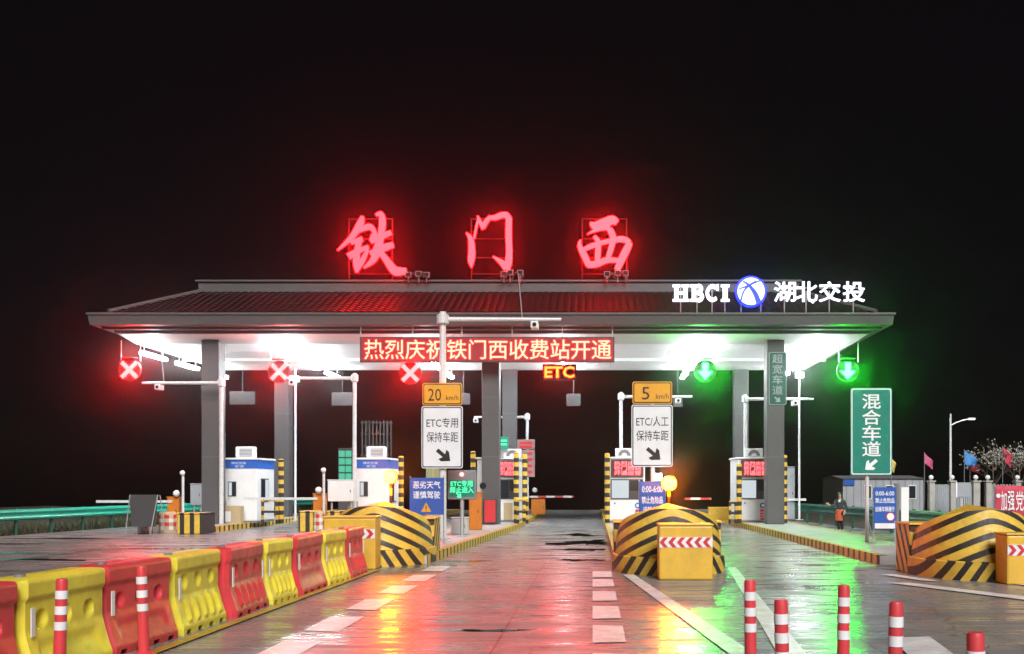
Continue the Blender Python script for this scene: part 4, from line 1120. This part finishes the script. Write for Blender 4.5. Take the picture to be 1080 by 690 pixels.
# lattice board on a mast behind booth two
Y0 = 52.0; t = thing('lattice_board', 'tall grey lattice of upright bars rising behind the second booth', 'lattice', (XS(397, Y0), Y0, 0.2))
for k in range(9): x = XS(382+k*3.8, Y0); B().box(x-0.035, x+0.035, Y0, Y0+0.05, ZS(482, Y0), ZS(443.5, Y0)).to('bar', m_dimgrey, t)
for py in (446, 458, 470, 480): B().box(XS(380, Y0), XS(414, Y0), Y0+0.052, Y0+0.09, ZS(py, Y0)-0.04, ZS(py, Y0)+0.04).to('rail', m_dimgrey, t)
for px in (386, 408): B().box(XS(px, Y0)-0.06, XS(px, Y0)+0.06, Y0+0.1, Y0+0.22, 0.2, ZS(444, Y0)).to('mast', m_dimgrey, t)
# lit boards by the middle booth
Y0 = 47.5; t = thing('tariff_board', 'pink lit two-part board on a post right of the middle booth', 'sign board', (XS(554, Y0), Y0, 0.2))
m_pinkboard = paint('pale_board', (0.34, 0.2, 0.19), 0.5, 0, 0.2)
for a, c in ((463.5, 473.5), (474.5, 503)):
    p = B().box(XS(545.5, Y0), XS(564, Y0), Y0, Y0+0.06, ZS(c, Y0), ZS(a, Y0)).to('panel', m_pinkboard, t)
    for k in range(2 if a < 470 else 4):
        zz = ZS(a+3.4+k*(4 if a < 470 else 6.5), Y0); B().box(XS(548 if a < 470 else 556.5, Y0), XS(561, Y0), Y0-0.006, Y0-0.001, zz-0.08, zz+0.04).to('printed_row', m_red, p)
B().cyl((XS(555, Y0), Y0+0.12, 0.2), (XS(555, Y0), Y0+0.12, ZS(464, Y0)), 0.05, n=8).to('post', m_galv, t)
Y0 = 43.3; t = thing('lit_direction_plate', 'small teal lit plate above the middle booth display', 'sign', (XS(530, Y0), Y0, ZS(474, Y0)))
B().box(XS(523.5, Y0), XS(536, Y0), Y0, Y0+0.08, ZS(474, Y0), ZS(460.5, Y0)).to('panel', glow('teal_light', (0.02, 0.35, 0.25), 1.0), t)
for py in (464.5, 468.5): B().box(XS(525, Y0), XS(534.5, Y0), Y0-0.008, Y0-0.002, ZS(py+1.2, Y0), ZS(py-0.6, Y0)).to('printed_row', g_greentext, t)
B().box(XS(528, Y0), XS(531, Y0), Y0+0.02, Y0+0.06, 2.94, ZS(474, Y0)).to('bracket', m_galv, t)
Y0 = 40.6; t = thing('extinguisher_box', 'red fire extinguisher box standing before the middle column', 'extinguisher box', (XS(516.5, Y0), Y0, 0.2))
B().box(XS(509.5, Y0), XS(524, Y0), Y0, Y0+0.3, 0.24, ZS(526, Y0)).to('body', m_dark, t, bevel=0.02)
B().box(XS(511, Y0), XS(522.5, Y0), Y0-0.012, Y0-0.002, 0.3, ZS(527.5, Y0)).to('door', m_red, t)
for px in (511.5, 522): B().cyl((XS(px, Y0), Y0+0.15, 0.2), (XS(px, Y0), Y0+0.15, 0.24), 0.05, n=8).to('foot', m_print_w, t)
Y0 = 39.6; t = thing('curved_mirror', 'small round mirror on a bracket left of the middle column', 'mirror', (XS(509, Y0), Y0, 0.2))
B().cyl((XS(507.5, Y0), Y0+0.05, 0.2), (XS(507.5, Y0), Y0+0.05, ZS(508, Y0)), 0.03, n=8).to('post', m_galv, t)
B().cyl((XS(509.5, Y0), Y0-0.03, ZS(512.5, Y0)), (XS(509.5, Y0), Y0, ZS(512.5, Y0)), 0.13, n=16).to('glass', m_glass, t)

# ends of the two left islands: drum, striped blocks, sign seen from behind
t = thing('checkered_drum', 'orange and white checkered drum at the left island end', 'drum', (XS(177, 38.0), 38.0, 0))
x = XS(177, 38.0); B().lathe((x, 38.0, 0), [(0.33, 0), (0.33, 0.05), (0.31, 0.07), (0.31, 0.72), (0.27, 0.78)], 22).to('body', m_tan, t, smooth=True)
for r_ in range(4):
    for k in range(12):
        if (r_+k) % 2: continue
        a0, a1 = 2*math.pi*k/12, 2*math.pi*(k+1)/12; z0 = 0.12+r_*0.14; rr_ = 0.314
        b = B(); b.add([(x+rr_*math.cos(a0+(a1-a0)*q/3), 38.0+rr_*math.sin(a0+(a1-a0)*q/3), zz) for zz in (z0, z0+0.14) for q in range(4)], [(0, 1, 5, 4), (1, 2, 6, 5), (2, 3, 7, 6)])
        b.to('check', m_red if r_ % 2 else m_reflect, t)
def island_block(px0, px1, py0, Y, label):
    x0, x1 = XS(px0, Y), XS(px1, Y); z1 = ZS(py0, Y)
    t = thing('island_block', label, 'island block', ((x0+x1)/2, Y, 0), 'striped blocks at the left island ends')
    B().box(x0, x1, Y, Y+1.2, 0, z1-0.06).to('body', m_yb_end, t, bevel=0.04); B().box(x0-0.03, x1+0.03, Y-0.03, Y+1.23, z1-0.058, z1).to('cap', m_yb_end, t, bevel=0.02)
island_block(186.5, 214, 541, 37.0, 'black and yellow striped block below the left front column')
island_block(314.5, 330, 539, 38.6, 'black and yellow striped block left of the second gate machine')
island_block(345, 372, 539, 38.8, 'black and yellow striped block right of the second gate machine')
x = XS(336.5, 38.7); t = thing('checkered_drum', 'red and white checkered drum at the second island end', 'drum', (x, 38.7, 0))
B().lathe((x, 38.7, 0), [(0.21, 0), (0.21, 0.05), (0.2, 0.07), (0.2, 0.72), (0.17, 0.78)], 18).to('body', m_tan, t, smooth=True)
for r_ in range(4):
    for k in range(10):
        if (r_+k) % 2: continue
        a0, a1 = 2*math.pi*k/10, 2*math.pi*(k+1)/10; z0 = 0.12+r_*0.14; rr_ = 0.204
        b = B(); b.add([(x+rr_*math.cos(a0+(a1-a0)*q/3), 38.7+rr_*math.sin(a0+(a1-a0)*q/3), zz) for zz in (z0, z0+0.14) for q in range(4)], [(0, 1, 5, 4), (1, 2, 6, 5), (2, 3, 7, 6)])
        b.to('check', m_red if r_ % 2 else m_reflect, t)
Y0 = 36.4; t = thing('folding_sign', 'grey back of a folding sign board standing on the left road', 'sign board', (XS(150, Y0), Y0, 0))
xa, xb = XS(139, Y0), XS(165, Y0); s = 0.14
B().add([(xa-0.02, Y0, 0.3), (xb-0.02, Y0, 0.3), (xb-0.1, Y0+0.3, 1.43), (xa-0.22, Y0+0.3, 1.43), (xa-0.02, Y0+0.03, 0.3), (xb-0.02, Y0+0.03, 0.3), (xb-0.1, Y0+0.33, 1.43), (xa-0.22, Y0+0.33, 1.43)],
        [(0, 1, 2, 3), (4, 7, 6, 5), (0, 4, 5, 1), (1, 5, 6, 2), (2, 6, 7, 3), (3, 7, 4, 0)]).to('panel', m_dimgrey, t)
for x, dxx in ((xa, -0.2), (xb, -0.08)):
    B().cyl((x-0.1, Y0-0.3, 0), (x+dxx, Y0+0.3, 1.42), 0.022, n=6).to('leg', m_galv, t); B().cyl((x+0.06, Y0+0.6, 0), (x+dxx+0.05, Y0+0.36, 1.42), 0.022, n=6).to('leg', m_galv, t)
Y0 = 37.2; t = box_thing('equipment_case', 'white case on the ground behind the folding sign', 'case', 144, 157, 549, 562, Y0, 0.4, m_white, None, 0.0)
# white bucket-like case at the foot of the LED panel
t = box_thing('equipment_case', 'white case at the foot of the green LED panel', 'case', 476, 493, 547, 556, 33.0, 0.4, m_white, None, 0.2)

# ------------------------------------------------------------------ compound at the far right
Y0 = 80.0; zb = ground_z(20, Y0)
t = thing('prefab_building', 'low grey prefabricated building behind the tall green sign', 'building', (XS(930, Y0), Y0, zb))
x0, x1 = XS(889, Y0), XS(974, Y0); zt = ZS(505, Y0)
wl_ = B().box(x0, x1, Y0, Y0+7, zb, zt).to('wall', m_wallgrey, t)
B().add([(x0-0.15, Y0-0.15, zt+0.003), (x1+0.15, Y0-0.15, zt+0.003), (x1+0.15, Y0+7.15, zt+0.003), (x0-0.15, Y0+7.15, zt+0.003), (x0-0.1, Y0+3.5, zt+0.28), (x1+0.1, Y0+3.5, zt+0.28)],
        [(0, 1, 5, 4), (1, 2, 5), (2, 3, 4, 5), (3, 0, 4), (0, 3, 2, 1)]).to('roof', m_greym, t)
for k in range(11): xx = x0+(k+0.5)*(x1-x0)/11; B().box(xx-0.02, xx+0.02, Y0-0.025, Y0-0.002, zb, zt-0.02).to('seam', m_greym, wl_)
for px in (915, 938, 962):
    w_ = B().box(XS(px-4, Y0), XS(px+4, Y0), Y0-0.06, Y0-0.026, zb+1.0, zb+2.1).to('window', m_white, t)
    B().box(XS(px-3.4, Y0), XS(px+3.4, Y0), Y0-0.07, Y0-0.061, zb+1.07, zb+2.03).to('pane', m_glass, w_)
B().box(XS(889.5, Y0), XS(901, Y0), Y0-0.1, Y0-0.03, ZS(512, Y0), ZS(506, Y0)).to('blue_plate', m_signblue, t)
Y0 = 55.0
def pillar(px0, px1, Y, label):
    x0, x1 = XS(px0, Y), XS(px1, Y); zt = ZS(508.5, Y); z0 = -0.1; xm = (x0+x1)/2
    t = thing('gate_pillar', label, 'pillar', (xm, Y, z0), 'stone pillars with white ball lamps')
    B().box(x0, x1, Y, Y+0.4, z0, zt).to('shaft', m_stone, t, bevel=0.02); B().box(x0-0.05, x1+0.05, Y-0.05, Y+0.45, zt+0.002, zt+0.08).to('cap', m_stone, t)
    B().cyl((xm, Y+0.2, zt+0.08), (xm, Y+0.2, zt+0.14), 0.06, n=10).to('neck', m_galv, t); B().ball((xm, Y+0.2, zt+0.25), 0.13).to('ball_lamp', m_print_w, t, smooth=True)
for a, c, lab in ((980.5, 986, 'leftmost pale pillar with ball lamp by the grey building'), (1003, 1008, 'pale pillar with ball lamp right beside the street lamp pole'), (1027, 1034, 'pale pillar with ball lamp left of the gate gap'), (1040.5, 1046, 'pale pillar with ball lamp left of the red banner'), (1072, 1077, 'pale pillar with ball lamp above the red banner')):
    pillar(a, c, Y0, lab)
def fence_panel(px0, px1, label):
    t = thing('metal_fence', label, 'fence', (XS((px0+px1)/2, Y0), Y0, -0.1), 'grey metal fence bays'); n = 8
    x0, x1 = XS(px0, Y0), XS(px1, Y0)
    for k in range(n): xx = x0+(k+0.5)*(x1-x0)/n; B().box(xx-0.045, xx+0.045, Y0+0.18, Y0+0.22, -0.1, ZS(511, Y0)).to('slat', m_wallgrey, t)
    for z in (0.3, 1.5): B().box(x0, x1, Y0+0.221, Y0+0.26, z, z+0.06).to('rail', m_galv, t)
fence_panel(986.3, 1002.7, 'grey slatted fence bay left of the street lamp'); fence_panel(1008.3, 1026.7, 'grey slatted fence bay behind the blank white board'); fence_panel(1046.4, 1071.6, 'grey slatted fence bay behind the red banner')
t = thing('blank_board', 'blank pale board on a post before the fence', 'sign board', (XS(1016, 53), 53, -0.1))
B().box(XS(1008.5, 53), XS(1024, 53), 53, 53.05, ZS(524, 53), ZS(509, 53)).to('panel', m_wallgrey, t); B().box(XS(1008, 53), XS(1009.5, 53), 52.98, 53.06, ZS(524.5, 53), ZS(508.5, 53)).to('edge', m_print_w, t); B().cyl((XS(1015, 53), 53.1, -0.1), (XS(1015, 53), 53.1, ZS(520, 53)), 0.04, n=8).to('post', m_pole, t)
Yb = 52.0; t = thing('red_banner', 'red cloth banner with white characters at the right edge', 'banner', (XS(1068, Yb), Yb, 0.1))
xa, xb = XS(1049.5, Yb), XS(1100, Yb); b = B(); n = 24
for j in range(7):
    for i in range(n+1):
        u = i/n; b.v.append((xa+(xb-xa)*u, Yb+0.04*math.sin(u*19+j*0.6), ZS(545.5, Yb)+(ZS(512, Yb)-ZS(545.5, Yb))*j/6 - 0.03*math.sin(u*math.pi)))
for j in range(6):
    for i in range(n): a = j*(n+1)+i; b.f.append((a, a+1, a+n+2, a+n+1))
o = b.to('cloth', m_flagred, t, smooth=True); s_ = o.modifiers.new('solid', 'SOLIDIFY'); s_.thickness = 0.01
for ch, px, w in (('加', 1058.3, 0.3), ('强', 1066, 0.34), ('党', 1075, 0.4)): text('lettering', ch, m_print_w, t, XS(px, Yb), Yb-0.06, ZS(528.5, Yb), 1.0, w, 0.008)
B().cyl((XS(1052.5, Yb), Yb-0.062, ZS(523, Yb)), (XS(1052.5, Yb), Yb-0.055, ZS(523, Yb)), 0.11, n=16).to('round_emblem', m_print_w, t)
for px in (1049, 1101): B().cyl((XS(px, Yb), Yb+0.1, -0.1), (XS(px, Yb), Yb+0.1, ZS(510, Yb)), 0.04, n=8).to('pole', m_galv, t)
def flag(pts, Y, mat, label, pole_px, py_base=512):
    t = thing('flag', label, 'flag', W(pole_px, py_base, Y), 'small flags behind the fence')
    (ax, ay), (bx, by), (cx, cy_), (dx, dy) = pts
    b = B(); n = 8
    for j in range(n+1):
        for i in range(n+1):
            u, v = i/n, j/n
            px = (ax*(1-u)+bx*u)*(1-v)+(dx*(1-u)+cx*u)*v; py = (ay*(1-u)+by*u)*(1-v)+(dy*(1-u)+cy_*u)*v
            p = W(px, py, Y); b.v.append((p.x, Y+0.1*u*math.sin(u*7+v*2), p.z))
    for j in range(n):
        for i in range(n): a = j*(n+1)+i; b.f.append((a, a+1, a+n+2, a+n+1))
    o = b.to('cloth', mat, t, smooth=True); m_ = o.modifiers.new('solid', 'SOLIDIFY'); m_.thickness = 0.008
    p = W(pole_px, ay-1, Y); B().cyl((p.x, Y, ground_z(p.x, Y)-0.1), (p.x, Y, p.z), 0.02, n=6).to('staff', m_greym, t)
flag([(975, 478), (984.5, 487), (984, 495.5), (975, 489)], 57, m_flagpink, 'pink red flag left of the street lamp pole', 975)
flag([(1017, 475), (1033, 486), (1028, 491.5), (1018, 491)], 57, m_flagblue, 'blue flag right of the street lamp pole', 1017)
flag([(1023, 491), (1034, 490), (1033, 499.5), (1024, 497)], 59, m_flagred, 'small red flag below the blue flag', 1023)
flag([(1057.5, 471), (1069, 481), (1066, 493.5), (1060, 488)], 57, m_flagred, 'red flag before the white blossom tree', 1057.5)
flag([(940.5, 483), (945.5, 490), (943, 499), (940, 497)], 57, m_flagyel, 'yellow flag showing beside the tall green sign', 940)
Yl = 56.5; xl = XS(1002.5, Yl)
t = thing('street_lamp', 'tall grey street lamp with one lit curved arm before the fence', 'street lamp', (xl, Yl, -0.1))
B().cyl((xl, Yl, -0.1), (xl, Yl, ZS(436.5, Yl)), 0.085, 0.05, 12).to('pole', m_pole, t, smooth=True)
B().tube([W(1002.5, 449, Yl), W(1008, 446, Yl), W(1015, 443.5, Yl), W(1021, 442.3, Yl)], 0.035, 8).to('arm', m_pole, t)
h_ = B().cbox(W(1024.5, 441.6, Yl), 0.42, 0.2, 0.08).to('lamp_head', m_pole, t, bevel=0.02); B().cbox(W(1024.5, 442.6, Yl), 0.36, 0.16, 0.02).to('lens', g_street, h_)
# white blossom tree
def blossom_tree(px, Y, label):
    rr = random.Random(11); base = Vector((XS(px, Y), Y, ground_z(XS(px, Y), Y)))
    t = thing('blossom_tree', label, 'tree', base)
    tr = B(); br = B(); tips = []
    tr.tube([base, base+Vector((0.05, 0, 1.1)), base+Vector((0.0, 0.05, 2.0))], [0.14, 0.11, 0.09], 8)
    def grow(p, d, L, r, lev):
        q = p+d*L; br.cyl(p, q, r, r*0.65, 6); tips.append((q, lev))
        if lev < 4:
            for k in range(3 if lev < 2 else 2):
                nd = (d+Vector((rr.gauss(0, 0.45), rr.gauss(0, 0.45), rr.gauss(0.12, 0.25)))).normalized(); grow(q, nd, L*rr.uniform(0.62, 0.88), r*0.62, lev+1)
    top = base+Vector((0, 0.05, 1.95))
    for k in range(5):
        a = k*1.256+rr.uniform(-0.3, 0.3); grow(top-Vector((0, 0, rr.uniform(0, 0.5))), Vector((math.cos(a)*0.55, math.sin(a)*0.55, 0.9)).normalized(), 0.85, 0.06, 0)
    tr.to('trunk', m_bark, t, smooth=True); br.to('branches', m_bark, t)
    fl = B()
    for q, lev in tips:
        if lev < 2: continue
        for k in range(rr.choice((0, 0, 1, 2))):
            c = q+Vector((rr.gauss(0, 0.13), rr.gauss(0, 0.13), rr.gauss(0, 0.13))); s = rr.uniform(0.03, 0.075)
            for m in range(4):
                a = Vector((rr.gauss(0, 1), rr.gauss(0, 1), rr.gauss(0, 1))).normalized(); e = a.orthogonal().normalized()
                fl.add([c, c+(a+e*0.5)*s, c+a*s*1.7, c+(a-e*0.5)*s], [(0, 1, 2, 3)])
    fl.to('blossoms', m_blossom, t, fix=False)
blossom_tree(1048, 58.5, 'nearly bare tree with white blossoms behind the red banner')
blossom_tree(1076, 62, 'darker blossom tree cut by the right edge of the picture')

# ------------------------------------------------------------------ person by the right guardrail
def skin_obj(name, joints, edges, mat, parent, root=0, sub=2):
    me = bpy.data.meshes.new(name); me.from_pydata([j[:3] for j in joints], edges, [])
    o = bpy.data.objects.new(name, me); col.objects.link(o); o.parent = parent
    me.materials.append(mat)
    sk = o.modifiers.new('skin', 'SKIN'); sk.use_smooth_shade = True
    for i, j in enumerate(joints):
        sv = me.skin_vertices[0].data[i]; sv.radius = (j[3], j[4] if len(j) > 4 else j[3]); sv.use_root = (i == root)
    s2 = o.modifiers.new('sub', 'SUBSURF'); s2.levels = sub; s2.render_levels = sub
    return o
m_skin = paint('skin', (0.52, 0.33, 0.25), 0.55, 0, 0.05); m_jacket = paint('dark_jacket', (0.03, 0.04, 0.045), 0.7, 0, 0.2); m_trouser = paint('black_trousers', (0.012, 0.012, 0.014), 0.75, 0, 0.2)
m_vest = paint('orange_red_cloth', (0.55, 0.09, 0.04), 0.7, 0, 0.2); m_hair = paint('black_hair', (0.01, 0.009, 0.008), 0.5, 0, 0.1)
YP = 38.2; pp = (XS(886, YP), YP, 0)
per = thing('person', 'person in dark jacket and orange red lower cloth with one hand raised', 'person', (0, 0, 0))
J = [(0,0,.84,.12,.09), (0,0,1.02,.105,.08), (0,0,1.18,.13,.09), (0,0,1.28,.06,.05), (0,-.01,1.34,.045,.045), (0,-.02,1.40,.065,.07), (0,-.02,1.47,.075,.085), (0,-.01,1.535,.05,.055),
     (-.16,0,1.23,.055), (-.22,-.06,1.03,.042), (-.36,-.16,1.06,.034), (-.43,-.2,1.11,.028), (.16,0,1.23,.055), (.23,.03,1.01,.042), (.2,-.1,.86,.033), (.19,-.14,.80,.026),
     (-.075,0,.76,.085), (-.07,-.04,.45,.058), (-.05,.02,.10,.042), (-.055,-.11,.035,.036), (.075,0,.76,.085), (.06,.03,.45,.058), (.06,.1,.10,.042), (.06,-.02,.035,.036)]
E = [(0,1),(1,2),(2,3),(3,4),(4,5),(5,6),(6,7),(2,8),(8,9),(9,10),(10,11),(2,12),(12,13),(13,14),(14,15),(0,16),(16,17),(17,18),(18,19),(0,20),(20,21),(21,22),(22,23)]
def fingers(wi, dirv, J, E):
    w = Vector(J[wi][:3]); d = Vector(dirv).normalized(); sd = d.orthogonal().normalized()
    for k, L in enumerate((0.05, 0.07, 0.075, 0.07, 0.055)):
        off = (k-2)*0.017; b0 = w+d*(0.0 if k == 0 else 0.03)+sd*off*(2.2 if k == 0 else 1)
        i0 = len(J); J.append((*b0, .009)); J.append((*(b0+d*L*0.6+Vector((0, -0.008, -0.004))), .008)); J.append((*(b0+d*L+Vector((0, -0.025, -0.012))), .0065))
        E.extend([(wi, i0), (i0, i0+1), (i0+1, i0+2)])
fingers(11, (-.7, -.3, .6), J, E); fingers(15, (-.05, -.35, -.9), J, E)
skin_obj('body', J, E, m_skin, per)
g_ = 1.16
sel = [0,1,2,3,8,9,10,12,13,14]; mp = {a: i for i, a in enumerate(sel)}
skin_obj('jacket', [(J[a][0], J[a][1], J[a][2], J[a][3]*g_+.012, (J[a][4] if len(J[a]) > 4 else J[a][3])*g_+.012) for a in sel], [(mp[a], mp[c]) for a, c in E if a in mp and c in mp], m_jacket, per)
sel = [0,16,17,18,20,21,22]; mp = {a: i for i, a in enumerate(sel)}
skin_obj('trousers', [(J[a][0], J[a][1], J[a][2]-(0.02 if a == 0 else 0), J[a][3]*1.15+.008) for a in sel], [(mp[a], mp[c]) for a, c in E if a in mp and c in mp], m_trouser, per)
B().lathe((-0.03, -0.03, 0), [(0.15, 0.47), (0.155, 0.6), (0.15, 0.75), (0.135, 0.88)], 16).to('hanging_cloth', m_vest, per, smooth=True, local=True)
B().lathe((0, 0.012, 1.46), [(0.05, -0.12), (0.088, -0.06), (0.096, 0.02), (0.085, 0.07), (0.05, 0.105), (0.001, 0.118)], 16).to('hair', m_hair, per, smooth=True, local=True)
fc = B().ball((-0.0, -0.105, 1.445), 0.014, 8, 5).to('nose', m_skin, per, smooth=True, local=True)
for s in (-1, 1):
    B().ball((s*0.028, -0.098, 1.475), 0.009, 8, 5).to('eye', m_print_k, per, smooth=True, local=True); B().ball((s*0.078, -0.015, 1.455), 0.018, 8, 5).to('ear', m_skin, per, smooth=True, local=True)
B().box(-0.025, 0.025, -0.103, -0.092, 1.405, 1.413).to('mouth', m_flagred, per, local=True)
B().box(-0.04, 0.04, -0.115, -0.1, 1.19, 1.28).to('shirt_front', m_print_w, per, local=True)
for xx, yy in ((-.055, -.06), (.06, .04)): B().box(xx-0.045, xx+0.045, yy-0.11, yy+0.11, 0.0, 0.075).to('shoe', m_trouser, per, local=True, bevel=0.03)
per.scale = (0.96, 0.96, 0.96); per.location = pp; per.rotation_euler = (0, 0, R(-25))

# ------------------------------------------------------------------ damp night air
HZ = B().box(-160, 160, -70, 320, -30, 13.5)
m_haze = bpy.data.materials.new('night_haze'); m_haze.use_nodes = True
hn = m_haze.node_tree.nodes; hl = m_haze.node_tree.links; hn.remove(hn['Principled BSDF'])
pv = hn.new('ShaderNodeVolumePrincipled'); pv.inputs['Color'].default_value = (0.92, 0.93, 0.95, 1); pv.inputs['Density'].default_value = 0.0009; pv.inputs['Anisotropy'].default_value = 0.975
hl.new(pv.outputs[0], hn['Material Output'].inputs['Volume'])
hz = HZ.to('haze', m_haze); tag(hz, 'thin damp night air glowing round the lamps', 'haze', kind='stuff')
